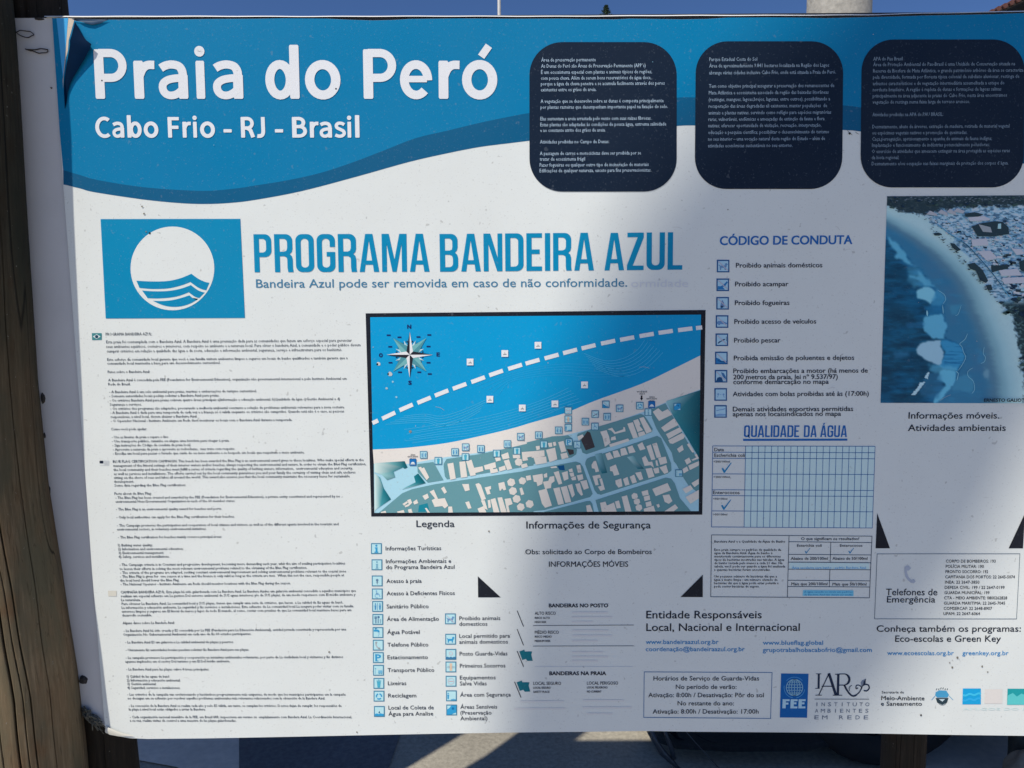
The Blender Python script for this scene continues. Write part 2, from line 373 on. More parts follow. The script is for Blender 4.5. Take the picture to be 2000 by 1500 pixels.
# concrete slab, and paving coloured dark for the shade left of the lit band
shade_pave = ground_mat('shaded_paving', (.14, .14, .145), .3, 50)
a = [G(150, 1380), G(467, 1380), G(467, 1560), G(345, 1500), G(262, 1485), G(150, 1466)]
sheet('concrete_slab', [(p.x, p.y) for p in a], .004, concrete)
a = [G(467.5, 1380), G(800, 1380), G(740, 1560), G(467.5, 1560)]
sheet('shaded_paving', [(p.x, p.y) for p in a], .004, shade_pave)

a = [G(1736, 1380), G(2200, 1380), G(2200, 1560), G(1736, 1560)]
sheet('concrete_slab', [(p.x, p.y) for p in a], .004, concrete)
# ------------------------------------------------------------------ timber posts
def log(name, label, axis, rad, mat, cracks, seg=300, rows=150, bumps=1.0, group=None, seed=0, flat=None):
    """axis: [(x, y, z)] from bottom to top"""
    vs, fs = [], []
    z0, z1 = axis[0][2], axis[-1][2]
    def ax(z):
        for i in range(len(axis)-1):
            if z <= axis[i+1][2] or i == len(axis)-2:
                a, b = axis[i], axis[i+1]; t = (z-a[2])/(b[2]-a[2]); return a[0]+(b[0]-a[0])*t, a[1]+(b[1]-a[1])*t
    for j in range(rows+1):
        z = z0+(z1-z0)*j/rows; x, y = ax(z)
        for i in range(seg):
            th = 2*math.pi*i/seg
            nz = noise.noise(Vector((math.cos(th)*1.3+seed, math.sin(th)*1.3, z*2.2)))*.05 + noise.noise(Vector((math.cos(th)*9+seed, math.sin(th)*9, z*2)))*.007
            r = rad*(1+nz*bumps)
            for tc, dep, wid, za, zb in cracks:
                if za < z < zb:
                    e = min(1, (z-za)/.15, (zb-z)/.15)
                    tt = tc+.05*math.sin(z*1.9+tc*5)+.012*math.sin(z*9+tc*7)+.006*math.sin(z*31+tc)
                    d = (th-tt+math.pi) % (2*math.pi)-math.pi
                    if abs(d) < wid*3: r -= dep*e*math.exp(-(d/wid)**2)
            vs.append((x+r*math.cos(th)-axis[0][0], y+r*math.sin(th)-axis[0][1], z-z0))
    for j in range(rows):
        for i in range(seg):
            k = (i+1) % seg; fs.append((j*seg+i, j*seg+k, (j+1)*seg+k, (j+1)*seg+i))
    fs.append(tuple(range(seg))[::-1]); fs.append(tuple(rows*seg+i for i in range(seg)))
    me = bpy.data.meshes.new(name); me.from_pydata(vs, [], fs)
    me.polygons.foreach_set('use_smooth', [True]*len(fs)); me.update()
    o = link(name, me, None, [mat]); o.location = (axis[0][0], axis[0][1], z0)
    return tag(o, label, 'post', group)
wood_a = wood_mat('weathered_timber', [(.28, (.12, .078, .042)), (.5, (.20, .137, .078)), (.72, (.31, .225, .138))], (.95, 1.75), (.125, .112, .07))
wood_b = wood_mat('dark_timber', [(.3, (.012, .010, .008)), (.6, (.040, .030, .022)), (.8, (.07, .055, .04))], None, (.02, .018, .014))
RA = .098
limb = [(22, 33), (32, 180), (45, 375), (57, 560), (69, 750), (90, 950), (118, 1125), (132, 1225), (148, 1325), (166, 1500)]
ax = []
for (x, y) in limb[::-1]:
    d_ = .036+.024*(1500-y)/1467; p = P(x, y, SD-d_); ax.append((p.x-RA-.012, SD-d_, p.z))
b0, b1 = ax[0], ax[1]; t0, t1 = ax[-1], ax[-2]
kx = (ax[-1][0]-ax[0][0])/(ax[-1][2]-ax[0][2])
ax = [(b0[0]-kx*b0[2], b0[1], -.02)] + ax + [(t0[0]+kx*.55, t0[1], t0[2]+.55)]
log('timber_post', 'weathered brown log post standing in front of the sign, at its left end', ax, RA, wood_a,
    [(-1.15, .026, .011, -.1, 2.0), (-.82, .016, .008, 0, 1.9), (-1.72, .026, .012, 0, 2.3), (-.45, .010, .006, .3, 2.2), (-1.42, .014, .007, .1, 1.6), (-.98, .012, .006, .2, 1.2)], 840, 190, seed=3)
RB = .062
p0, p1 = P(262, 1445, SD+.085), P(125, 25, SD+.085)
kx = (p1.x-p0.x)/(p1.z-p0.z)
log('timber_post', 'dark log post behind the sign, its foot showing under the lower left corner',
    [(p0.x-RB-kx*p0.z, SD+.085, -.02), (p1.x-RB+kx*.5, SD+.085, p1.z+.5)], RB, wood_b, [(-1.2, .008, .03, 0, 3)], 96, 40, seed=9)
p0, p1 = P(1803, 1435, SD+.19), P(1724, 1435, SD+.19)
r = (p0.x-p1.x)/2
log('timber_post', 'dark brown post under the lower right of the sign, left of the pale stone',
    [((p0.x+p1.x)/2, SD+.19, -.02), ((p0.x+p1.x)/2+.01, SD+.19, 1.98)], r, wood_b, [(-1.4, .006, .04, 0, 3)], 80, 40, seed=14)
p0 = P(1965, 1470, 2.47)
log('timber_post', 'dark green-grey post cut by the right edge of the frame, under the sign',
    [(p0.x+.07, 2.44, -.02), (p0.x+.07, 2.44, 1.3)], .07, plain('mossy_timber', (.05, .052, .045), .9, var=.4, scale=14, bump=.5), [(-1.4, .006, .04, 0, 3)], 64, 30, seed=21)

# ------------------------------------------------------------------ the sign: board and printed sheet
sign = empty('information_sign', (0, SD, 0), 'large white and blue beach notice board with a map and lettering, fixed to timber posts', 'notice board')
white_board = plain('painted_board', (.62, .62, .63), .55, var=.05, scale=6)
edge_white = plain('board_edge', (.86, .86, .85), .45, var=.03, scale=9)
under = plain('painted_gap_shade', (.03, .035, .045), .8, var=.2)
def slab(name, pts, y0, y1, mat, parent=sign, side=None, holes=()):
    """upright plate: outline in photo pixels, from y0 (front) to y1 (back)"""
    pr = Part(name, parent)
    P2 = [P(x, y) for x, y in pts]; n = len(P2)
    tri = tessellate_polygon([[Vector((p.x, p.z, 0)) for p in P2]])
    pr.raw([(p.x, y0, p.z) for p in P2], tri, mat)
    pr.raw([(p.x, y1, p.z) for p in P2], tri, mat)
    vs = [(p.x, y0, p.z) for p in P2]+[(p.x, y1, p.z) for p in P2]
    pr.raw(vs, [(i, (i+1) % n, n+(i+1) % n, n+i) for i in range(n)], side or mat)
    return pr.build()
top_y = [(0, 34.5), (90, 34), (600, 34), (1100, 33.7), (1300, 32.6), (1500, 32), (1600, 31.5), (1700, 31), (1800, 28), (1900, 26.4), (2000, 23.5), (2130, 20)]
bot = [(208, 1421), (216, 1433), (255, 1439.5), (290, 1441), (400, 1440), (560, 1437), (700, 1434), (850, 1431), (1000, 1428.5), (1150, 1427), (1255, 1425.5), (1350, 1427), (1500, 1428), (1620, 1429), (1735, 1431), (1850, 1433), (2000, 1435), (2130, 1437)]
board_out = [(-20, 34.5)]+top_y[1:]+[(2130, 1436)]+bot[::-1][1:-2]+[(206, 1423), (172, 1396), (150, 1372), (-20, 1350)]
slab('board', [(x, y+(1 if y < 60 else -1)) for x, y in board_out], SD, SD+.014, white_board)
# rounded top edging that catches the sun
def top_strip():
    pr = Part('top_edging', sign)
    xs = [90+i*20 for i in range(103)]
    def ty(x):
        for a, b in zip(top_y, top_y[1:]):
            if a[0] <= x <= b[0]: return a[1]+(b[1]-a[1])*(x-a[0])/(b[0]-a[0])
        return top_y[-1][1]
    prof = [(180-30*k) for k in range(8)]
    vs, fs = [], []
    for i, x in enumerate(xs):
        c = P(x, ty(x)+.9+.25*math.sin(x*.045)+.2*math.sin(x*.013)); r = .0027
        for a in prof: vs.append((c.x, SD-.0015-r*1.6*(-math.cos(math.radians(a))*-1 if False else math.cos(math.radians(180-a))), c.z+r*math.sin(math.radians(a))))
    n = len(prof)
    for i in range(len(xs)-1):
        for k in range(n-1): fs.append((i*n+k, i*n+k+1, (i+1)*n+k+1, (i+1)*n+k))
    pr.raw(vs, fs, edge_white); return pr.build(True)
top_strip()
# printed sheet: its upper edge has come loose and sags in shallow waves
sag = [(150, 42), (163, 44), (175, 47.5), (184, 47), (198, 42), (215, 40), (300, 40), (420, 38.5), (500, 38.2), (560, 37.2), (640, 38), (680, 40), (730, 41.5), (770, 40.5), (800, 38.6), (900, 37.6), (1000, 38.2), (1100, 38), (1150, 39), (1200, 39.5), (1230, 38), (1290, 38.8), (1330, 39.4), (1380, 38.5), (1420, 36), (1500, 35.6), (1560, 36), (1610, 37), (1700, 35), (1800, 32), (1880, 30.5), (1940, 29.3), (2000, 27), (2130, 24)]
left_edge = [(104, 37), (112, 150), (120, 270), (126, 362), (141, 560), (155, 750), (169, 930), (182, 1115), (190, 1210), (199, 1320), (206, 1405), (208, 1421)]
vinyl = ink((213, 217, 214))
sheet_out = [(104, 36.6), (140, 37.5)] + sag + bot[::-1] + left_edge[::-1][1:-1]
slab('printed_sheet', sheet_out, SD-.0042, SD-.0008, vinyl, side=plain('sheet_edge', (.30, .29, .28), .7, var=.2, scale=60))
# dark strip painting in the shade behind the loose top edge
gp = Part('loose_edge_shade', sign, 0)
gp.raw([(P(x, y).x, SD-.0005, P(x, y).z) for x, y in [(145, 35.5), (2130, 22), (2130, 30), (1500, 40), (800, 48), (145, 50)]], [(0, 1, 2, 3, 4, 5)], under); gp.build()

BLUE, BAND = ink((0, 115, 160)), ink((8, 86, 124))
up = [(126, 333), (160, 343), (187, 351), (250, 362), (312, 369), (400, 373.5), (460, 369), (500, 363), (562, 353), (625, 339), (687, 319), (750, 295), (812, 271), (875, 256), (937, 241), (1000, 228), (1040, 221), (1150, 206), (1250, 196), (1321, 192), (1356, 191.5), (1500, 196), (1645, 207), (1679, 211), (1800, 227), (1900, 243), (2000, 262), (2130, 290)]
lo = [(126.5, 361), (160, 369), (187, 376), (280, 390), (350, 397), (400, 399), (450, 397), (500, 391), (590, 374), (700, 345), (800, 317), (875, 300), (937, 288), (1000, 280), (1040, 275), (1150, 261), (1250, 251), (1321, 247), (1356, 246), (1500, 247), (1645, 255), (1679, 258), (1800, 275), (1900, 295), (1998, 321), (2130, 362)]
hb = Part('header_band', sign, 1)
ups, los = smooth_line(up, 4), smooth_line(lo, 4)
hb.poly([(104.5, 37)]+[(140, 38)]+[(x, y+.2) for x, y in sag]+ups[::-1]+[(119.5, 262), (112, 150)], BLUE)
hb.poly(ups+los[::-1], BAND)
hb.build()
# peeled corner at the upper left: pale underlayer, torn backing and the curled flap
pc = Part('pale_underlayer', sign, 2)
pc.poly([(113, 37), (136, 37), (134, 60), (131, 100), (128.5, 125), (126, 155), (122, 120), (118, 80)], ink((70, 165, 225)))
pc.poly([(136.5, 37), (143, 38.2), (147.5, 42), (141, 66), (137, 80), (135.5, 100), (131, 118), (127, 150), (126, 175), (125.3, 158), (128.8, 126), (131.3, 100), (134.3, 60)], ink((205, 190, 172)))
pc.build()
def flap(name, cols, mat):
    """cols: list of (left px, right px, y, lift left mm, lift right mm)"""
    pr = Part(name, sign); vs, fs = [], []; K = 10
    for (xa, xb, y, ha, hb_) in cols:
        for k in range(K+1):
            t = k/K; x = xa+(xb-xa)*t
            h = (ha+(hb_-ha)*t+math.sin(t*math.pi)*max(ha, hb_)*.3)/2400+.0012
            p = P(x, y, SD-.005-h); vs.append((p.x, SD-.005-h, p.z))
    for i in range(len(cols)-1):
        for k in range(K): fs.append((i*(K+1)+k, i*(K+1)+k+1, (i+1)*(K+1)+k+1, (i+1)*(K+1)+k))
    pr.raw(vs, fs, mat); return pr.build(True)
curl = plain('vinyl_underside', (.0, .012, .042), .7, var=.3, scale=8, spec=.04)
flap('peeled_corner', [(146, 147, 43, 4, 4), (143.5, 153, 54, 6, 6), (140, 160, 68, 8, 9), (136.5, 169, 79, 9, 14), (136.5, 178.5, 86, 9, 18), (135.5, 176, 95, 9, 17), (133, 169, 108, 8, 14), (131, 162, 120, 8, 11), (128.5, 153, 135, 6, 8), (126, 143, 152, 5, 5), (125, 136.5, 165, 3, 4), (125, 132.5, 180, 2, 2), (126, 130, 200, .8, .8), (126.4, 127, 212, .3, .3)], curl)
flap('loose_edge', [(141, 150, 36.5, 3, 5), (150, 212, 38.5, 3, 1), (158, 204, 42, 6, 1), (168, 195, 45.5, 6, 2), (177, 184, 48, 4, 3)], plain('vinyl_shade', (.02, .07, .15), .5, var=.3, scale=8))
tc_ = flap('torn_corner', [(206, 209, 1419.5, 4, 3), (205.6, 219, 1424, 7, 3), (205, 228, 1428, 8, 2), (206, 236, 1431, 7, 1), (214, 250, 1434.5, 5, .6), (230, 262, 1438, 3, .4)], ink((206, 203, 192)))
# wire loops and small dark raised blots on the bare board beside the post
wire = plain('rusty_wire', (.055, .045, .038), .6, metal=.3, var=.4, scale=80)
for pts, r in (([(36, 63), (44, 61.5), (55, 62), (64, 64.5), (68, 69), (64, 73), (55, 74.5), (46, 72.5), (39, 68.5), (35.5, 65)], .0009), ([(53, 97.5), (62, 99), (72, 98), (84, 97.2), (93, 97.6), (97, 100), (93, 103.6), (84, 105.4), (76, 104.6), (68, 101.5), (60, 99.8)], .0011)):
    bm = bmesh.new(); q = smooth_line(pts+[pts[0]], 4)
    tube(bm, [(P(x, y).x, SD-.003-.003*math.sin(i*.4)**2, P(x, y).z) for i, (x, y) in enumerate(q)], r, 6); bm_obj('wire_loop', bm, wire, sign, True)
def blot(cx, cy, rx, ry, name, mat, h=.0035, n=18, sd=0):
    bm = bmesh.new(); c = P(cx, cy); px = .001
    ring, ring2 = [], []
    for i in range(n):
        a = 2*math.pi*i/n; k = 1+.35*noise.noise(Vector((math.cos(a)*1.6+sd, math.sin(a)*1.6, cx*.1)))
        ring.append(bm.verts.new((c.x+rx*px*k*math.cos(a), SD-.0001, c.z+ry*px*k*math.sin(a))))
        ring2.append(bm.verts.new((c.x+rx*px*k*.6*math.cos(a), SD-h, c.z+ry*px*k*.6*math.sin(a))))
    for i in range(n): bm.faces.new((ring[i], ring[(i+1) % n], ring2[(i+1) % n], ring2[i]))
    bm.faces.new(ring2); return bm_obj(name, bm, mat, sign)
blot_mat = plain('blot_dark', (.035, .03, .028), .75, var=.4, scale=90)
for i, (cx, cy, rx, ry) in enumerate([(84, 778, 4.5, 10), (87.5, 850, 1.8, 6), (85, 883, 3, 8), (89, 903, 2, 3), (95, 958, 3.6, 11), (77, 37, 9, 2.6), (101, 172, 1.6, 1.4)]):
    blot(cx, cy, rx, ry, 'dark_blot', blot_mat, sd=i*3.1)
blot(163, 1327, 8, 9, 'dark_blot', blot_mat, sd=33, h=.008)
bm = bmesh.new()
for i in range(70):
    x = random.uniform(158, 186); y = 1382+(x-158)*.9+random.uniform(-6, 12)
    L = random.uniform(10, 26); a = math.radians(random.gauss(42, 12)); pts = []
    for k in range(5):
        t = k/4; pts.append(tuple(P(x+L*t*math.cos(a)+2*math.sin(t*3+i), y+L*t*math.sin(a)+1.5*math.sin(t*4+i*2), SD-.004-.010*math.sin(t*math.pi)*random.random())))
    tube(bm, pts, random.uniform(.0005, .0013), 4, False)
o = bm_obj('frayed_fibres', bm, plain('dry_fibres', (.12, .12, .10), .95, var=.5, scale=60), sign); tag(o, kind='stuff')
# ------------------------------------------------------------------ large print
WHITE = ink((216, 218, 226), .5)
p = Part('title_lettering', sign, 4)
for chs, y, cap in ((((('P', 190, 253), ('r', 266, 307), ('a', 313.5, 370.5), ('i', 385, 405), ('a', 419, 477.5), ('d', 521, 587), ('o', 598, 667), ('P', 711.5, 775.5), ('e', 782.5, 845), ('r', 857.5, 898.5), ('ó', 903, 971.5)), 194.5, 93)),
    ((('C', 190, 219), ('a', 223, 246), ('b', 252, 280), ('o', 284, 312.5), ('F', 331, 353), ('r', 359.5, 376), ('i', 379.5, 388), ('o', 393.5, 422.5), ('-', 439, 455), ('R', 473, 500), ('J', 504, 520), ('-', 539, 555), ('B', 572.5, 601.5), ('r', 607, 624), ('a', 626, 650), ('s', 655, 677), ('i', 679.5, 688), ('l', 695, 703.5)), 270, 39)):
    for ch, x0, x1 in chs:
        bold_letter(p, ch, x0, x1, y, cap, WHITE, 4)
p.build()
HEAD, SUBT = ink((0, 128, 170), .7), ink((62, 118, 150), .7)
p = Part('programme_lettering', sign, 2)
poster_text(p, 499, 532, 839.5, 'PROGRAMA', 73, HEAD, 531)
poster_text(p, 860, 531, 1159.5, 'BANDEIRA', 72.5, HEAD, 528.5)
poster_text(p, 1180, 528.5, 1331.5, 'AZUL', 72, HEAD, 527)
p.build()
p = Part('removal_notice', sign, 2)
p.text(502, 562, 1224, 'Bandeira Azul pode ser removida em caso de não conformidade.', 16, SUBT, .006, 560, res=4)
p.text(1232, 561, 1343, 'ormidade', 15, ink((202, 206, 212), .7), .006, 561, res=3)
p.build()
# emblem: white disc with waves on a blue field
TEAL = ink((0, 128, 170))
em = Part('round_wave_emblem', sign, 2)
em.poly([(199, 428.5), (471, 428), (480, 621), (209, 622)], TEAL)
cx, cy, R = 339, 524.5, 81.5
em.poly(arc(cx, cy, R, 0, 360, 64)[:-1], vinyl, l=3)
def wave(pts): em.poly(pts, TEAL, l=4)
w1 = smooth_line([(269, 548.5), (300, 550), (330, 549), (355, 543.5), (376, 535)], 5); w1r = smooth_line([(376, 535), (390, 545), (402, 550.5), (411, 552.5)], 4)
w2 = smooth_line([(275, 562.5), (300, 564.5), (330, 563.5), (355, 558), (374, 551)], 5); w2r = smooth_line([(374, 551), (388, 561), (398, 565.5), (405, 567)], 4)
wave(w1+w1r[1:]+w2r[::-1]+w2[::-1][1:])
w1 = smooth_line([(280, 567.5), (300, 569), (330, 568.5), (355, 564), (375, 557)], 5); w1r = smooth_line([(375, 557), (387, 566), (396, 570), (402, 571.5)], 4)
w2 = smooth_line([(291, 582.5), (310, 583), (333, 581.5), (352, 578), (371, 571)], 5); w2r = smooth_line([(371, 571), (381, 578.5), (388, 581.5), (391.5, 582)], 4)
wave(w1+w1r[1:]+w2r[::-1]+w2[::-1][1:])
w1 = smooth_line([(301, 587.5), (320, 588), (340, 586), (356, 582), (372, 577)], 5)
wave(w1+[(378, 582), (386, 586.5)]+[(x, y) for x, y in arc(cx+4, 524.5, 75, 52, 116, 14)])
em.build()

# ------------------------------------------------------------------ dark text panels
DARK, PALE = ink((18, 32, 50), .7), ink((168, 188, 204), .3)
panels = [
 (rrect(1034, 84, 1320.5, 375, 64), 1057, [
  (119, 1163, 'Área de preservação permanente'), (131, 1260, "As Dunas do Peró são Áreas de Preservação Permanente (APP´s)"), (143, 1272.5, 'É um ecossistema especial com plantas e animais típicos de regiões,'),
  (154.5, 1271, 'com pouca chuva. Além de serem bons reservatórios de água doce,'), (165.5, 1297, 'porque a água da chuva penetra e se acumula facilmente através dos poros'), (177, 1164, 'existentes entre os grãos de areia.'),
  (199.5, 1295, 'A vegetação que se desenvolve sobre as dunas é composta principalmente'), (211, 1303, 'por plantas rasteiras que desempenham importante papel na fixação do solo.'),
  (233.5, 1271, 'Elas sustentam a areia arrastada pelo vento com suas raízes fibrosas.'), (245, 1300, 'Estas plantas são adaptadas às condições de pouca água, extrema salinidade'), (256, 1182, 'e ao constante atrito dos grãos de areia.'),
  (278.5, 1189, 'Atividades proibidas no Campo de Dunas:'), (301, 1251, 'A passagem de carros e motocicletas deve ser proibida por se'), (312, 1142, 'tratar de ecossistema frágil'),
  (323.5, 1266, 'Fazer fogueiras ou qualquer outro tipo de incineração de materiais'), (334.5, 1271, 'Edificações de qualquer natureza, exceto para fins preservacionistas.')]),
 (rrect(1358, 82.5, 1645, 370, 62, k=-2.5), 1384, [
  (118, 1477, 'Parque Estadual Costa do Sol'), (130.5, 1617, 'Área de aproximadamente 9.841 hectares localizada na Região dos Lagos'), (144, 1630, 'abrange várias cidades inclusive Cabo Frio, onde está situada a Praia do Peró.'),
  (170, 1627, 'Tem como objetivo principal assegurar a preservação dos remanescentes de'), (183, 1616, 'Mata Atlântica e ecossistema associado da região das baixadas litorâneas'), (196, 1619, '(restingas, mangues, lagoas,brejos, lagunas, entre outros), possibilitando a'),
  (209, 1613, 'recuperação das áreas degradadas ali existentes, manter populações  de'), (222, 1621, 'animais e plantas nativas, servindo como refúgio para espécies migratórias'), (234.5, 1608, 'raras, vulneráveis, endêmicas e ameaçadas de extinção da fauna e flora'),
  (247, 1602, 'nativas; oferecer oportunidade de visitação, recreação, interpretação,'), (260, 1617, 'educação e pesquisa científica; possibilitar o desenvolvimento do turismo'), (273, 1609, 'no seu interior – uma vocação natural desta região do Estado – além de'), (286, 1546, 'atividades econômicas sustentáveis no seu entorno.')]),
 (rrect(1681, 79, 1998.5, 367, 62, k=-3), 1703, [
  (117, 1760, 'APA do Pau Brasil'), (128, 1979, 'Área de Proteção Ambiental do Pau-Brasil é uma Unidade de Conservação situada na'), (140.5, 1995, 'Reserva da Biosfera de Mata Atlântica, o grande patrimônio arbóreo da área se caracteriza'),
  (152.5, 1987, 'pela diversidade, formada por floresta típica colonial de subdiato aluvionar, restinga de'), (165, 1958, 'arbustos característicos e de vegetação intermediária assemelhada a estepe do'), (177, 1952, 'nordeste brasileiro. A região é repleta de dunas e formações de lagoas salinas'),
  (189, 1963, 'principalmente na área adjacente às praias do Cabo Frio, nesta área encontramos'), (201, 1891, 'vegetação de restinga numa faixa larga de terreno arenoso.'), (225.5, 1839, 'Atividades proibidas na APA do PAU BRASIL:'),
  (249, 1968, 'Desmatamento, abate de árvores, extração de madeira, retirada de material vegetal'), (261, 1886, 'ou espécimes vegetais nativos e promoção de queimadas.'), (273, 1934, 'Caça,perseguição, aprisionamento e apanha de animais da fauna indígna;'),
  (285, 1929, 'Implantação e funcionamento de indústrias potencialmente poluidoras;'), (297, 1969, 'O exercício de atividades que ameacem extinguir na área protegida as espécies raras'), (309, 1753, 'da biota regional;'), (321, 1966, 'Desmatamento e/ou ocupação nas faixas marginais de proteção dos corpos d´água.')])]
for (shape, x0, lines), PALE in zip(panels, (ink((160, 180, 197), .3), ink((138, 158, 176), .3), ink((122, 140, 156), .3))):  # ink dimmed from panel to panel, for fading and for the shade there
    q = Part('dark_text_panel', sign, 3); q.poly(shape, DARK); po = q.build()
    t = Part('lettering', po, 4); n = len(lines)
    for i, (y, x1, s) in enumerate(lines):
        t.text(x0-(y-118)*.015, y+3.1, x1, s, 6.8, PALE, .005, res=1)
    t.build()

# ------------------------------------------------------------------ small print, left column
TINY = ink((70, 78, 88), .3)
col = '''653|209|299|PROGRAMA BANDEIRA AZUL:
668|210|688|Esta praia foi contemplada com o Bandeira Azul. A Bandeira Azul é uma premiação dada para as comunidades que fazem um esforço especial para gerenciar
677|210|705|seus ambientes aquáticos, costeiros e interiores, com respeito ao ambiente e a natureza local. Para obter o bandeira Azul, a comunidade e o poder público devem
686|211|669|cumprir critérios em relação a qualidade das água e da costa, educação e informação ambiental, segurança, serviço e infraestrutura para os banhistas.
702|212|680|Este esforço da comunidade local garante que você e sua família visitem ambientes limpos e seguros em locais de banho qualificados e também garante que a
709.5|212|432|comunidade local mantenha a base para um desenvolvimento sustentável.
726|213|295|Fatos sobre o Bandeira Azul:
742|214|678|A Bandeira Azul é concedida pela FEE (Foundation for Environmental Education), organização não governamental internacional e pelo Instituto Ambiental em
750|214|257|Rede do Brasil.
765|216|503|- A Bandeira Azul é um selo ambiental para praias, marinas e embarcações de turismo sustentável.
773|216|430|- Somente autoridades locais podem solicitar a Bandeira Azul para praias.
781.5|217|665|- Os critérios Bandeira Azul para praias cobrem quatro áreas principais a)Informação e educação ambiental. b)Qualidade da água c)Gestão Ambiental e d)
789.5|217|279|Segurança e serviços.
797.5|218|674|- Os critérios dos programas são adaptados, procurando a melhoria ambiental constante a solução de problemas ambientais relevantes para a zona costeira.
805.5|218|673|- A Bandeira Azul é dada para uma temporada de cada vez e a licença só é valida enquanto os critérios são cumpridos. Quando está não é o caso, as pessoas
813.5|219|387|responsáveis, a nível local, devem abaixar a Bandeira Azul.
821.5|219|572|- O Operador Nacional - Instituto Ambiente em Rede deve monitorar os locais com o Bandeira Azul durante a temporada.
837.5|219|289|Como você pode ajudar:
853|221|331|- Use as lixeiras da praia e separe o lixo
861|221|450|- Use transporte público, caminhe ou alugue uma bicicleta para chegar à praia.
869|222|375|- Siga instruções do Código de conduta da praia local.
877|223|461|- Aproveite a natureza da praia e aproveite as redondezas,  mas trate com respeito.
885|223|596|- Escolha um local para passar o feriado que cuide do eu meio ambiente e se hospede em locais que respeitem o meio ambiente.
900.5|223|711|BLUE FLAG CERTIFICATION CAMPAIGN: This beach has been awarded the Blue Flag is an environmental award given to those localities. Who make special efforts in the
908.5|224|716|management of the littoral settings of their interior waters and/or beaches, always respecting the environmental and nature. In order to obtain the Blue Flag certification,
916.5|224|690|the local community and their beaches must fulfill a series of criteria regarding the quality of bathing waters, information,  environmental education and security,
924.5|225|695|as well as services and installations. The efforts carried out by the local community guarantees you and your family the certainty of visiting clean and safe enclaves
932|225|684|sitting on the shore of seas and lakes all around the world. This award also assures you that the local community maintains the necessary bases for sustainable
939.5|225|264|development.
947|226|365|Some data regarding the Blue Flag certification:
963|226|298|Facts about de Blue Flag:
971|228|665|- The Blue Flag has been created and awarded by the FEE (Foundation for Environmental Education), a private entity constituted and represented by no
978.5|228|461|environmental Non-Governmental Organization in each of the 60 member states.
993.5|229|435|- The Blue Flag is an environmental quality award for beaches and ports.
1009|230|460|- Only local authorities can apply for the Blue Flag certification for their beaches.
1025|231|662|- The Campaign promotes the participation and cooperation of local citizens and visitors, as well as of the different agents involved in the touristic and
1032.5|231|405|environmental sectors, in voluntary environmental initiatives.
1048|233|435|- The Blue Flag certification for beaches mainly covers a principal areas:
1063.5|233|300|1) Bathing water quality;
1071|233|360|2) Information and environmental education;
1078.5|234|322|3) Environmental management;
1086|234|333|4) Safety, services and installations.
1101.5|236|675|- The Campaign criteria is in Constant and progressive development, becoming more demanding each year, whit the aim of availing participation localities
1109.5|236|601|to lessen their efforts in solving the most relevant environmental problems related to the obtaining of the Blue Flag certification.
1117|237|677|- The criteria of the programs are adapted, seeking constant environmental improvement and solving environmental problems relevant to the coastal zone
1124.5|237|673|- The Blue Flag is given for  one season at a time and the license is only valid as long as the criteria are met.  When this not the case, responsible people at
1132|237|352|the local level should lower the Blue Flag.
1139.5|238|569|- The National Operator - Instituto Ambiente em Rede should monitor locations with the Blue Flag during the season.
1155|238|696|CAMPAÑA BANDERA AZUL: Esta playa há sido galardonada com La Bandera Azul. La Bandera Azules um galarsón ambiental concedido a aquellos municipios que
1162.5|239|695|realizan um especial esfuerzo em La gestion Del entorno ambiental de SUS aguas interiores y/o de SUS playas, de um modo respetuoso com El médio ambiente y
1170|239|277|La naturaleza.
1177.5|240|671|Para obtener La Bandeira Azul, La comunidad local y SUS playas, tienen que cumplir uma serie de critérios, que hacen  a La calidad de lãs aguas de banõ,
1185|240|691|La información y educación ambienta, La seguridad y lãs servicios o instalaciones. Este esfuerzo de La comunidad local La asegura poder visitar com su familia
1192.5|240|687|entornos limpios y seguros em El litoral de mares y lagos de todo El mundo, al como, contar com pruebas de que La comunidad local mantiene bases para um
1200|241|299|desarrollo sostenible.
1215|242|343|Alguns datos sobre La Bandera Azul:
1230|244|677|- La Bandera Azul há sido creada y ES concedida por La FEE (Fundación para La Educación Ambiental), entidad privada constituida y representada por una
1237.5|243|492|Organización No Gubernamental Ambiental em cada uno de lãs 60 estados participantes.
1252.5|247|458|- La Bandera Azul ES um galarsón a La calidad ambiental de playas y puertos.
1267.5|248|488|- Unicamente lãs autoridades locales puedem solicitar lãs Bandera Azul para sus playas.
1282.5|248|671|- La campaña promueve La participación y cooperación en iniciativas ambientales voluntarias, por parte de La ciudadania local y visitantes y lãs distintos
1290|247|451|agentes implicados em el sector Del turismo y em El Del médio ambiente.
1305|249|410|- La Bandera Azul para las playas cubre 4 áreas principales:
1319|250|333|1) Calidad de las aguas de banõ
1326.5|250|354|2) Información y educación ambiental;
1333.5|251|307|3) Gestión ambiental;
1341|251|354|4) Seguridad, servicios e instalaciones.
1354|251|676|- Las criterios de la campaña van evolucionando y haciéndose progresivamente más exigentes, de modo que los municipios participantes em la campaña
1361.5|252|636|no decaigan em su esfuerzo por resolver aquellos problemas ambientales más relevantes relacionados com la obtención de la Bandera Azul.
1376|254|668|- La concesión de la Bandera Azul se realiza cada año y solo ES válida, em tanto, se cumplan los critérios. Si estos dejan de cumplir, los responsables de
1383|254|403|la playa a nível local están obligados a arriar la Bandera.
1398|256|688|- Cada organización nacional miembro de la FEE, em Brasil IAR, inspecciona em verano su  emplazamiento com Bandera Azul. La Coordinación Internacional,
1405|256|463|a su vez, realiza visitas de control a uma muestra de las playas galardonadas.'''
t = Part('fine_print', sign, 2)
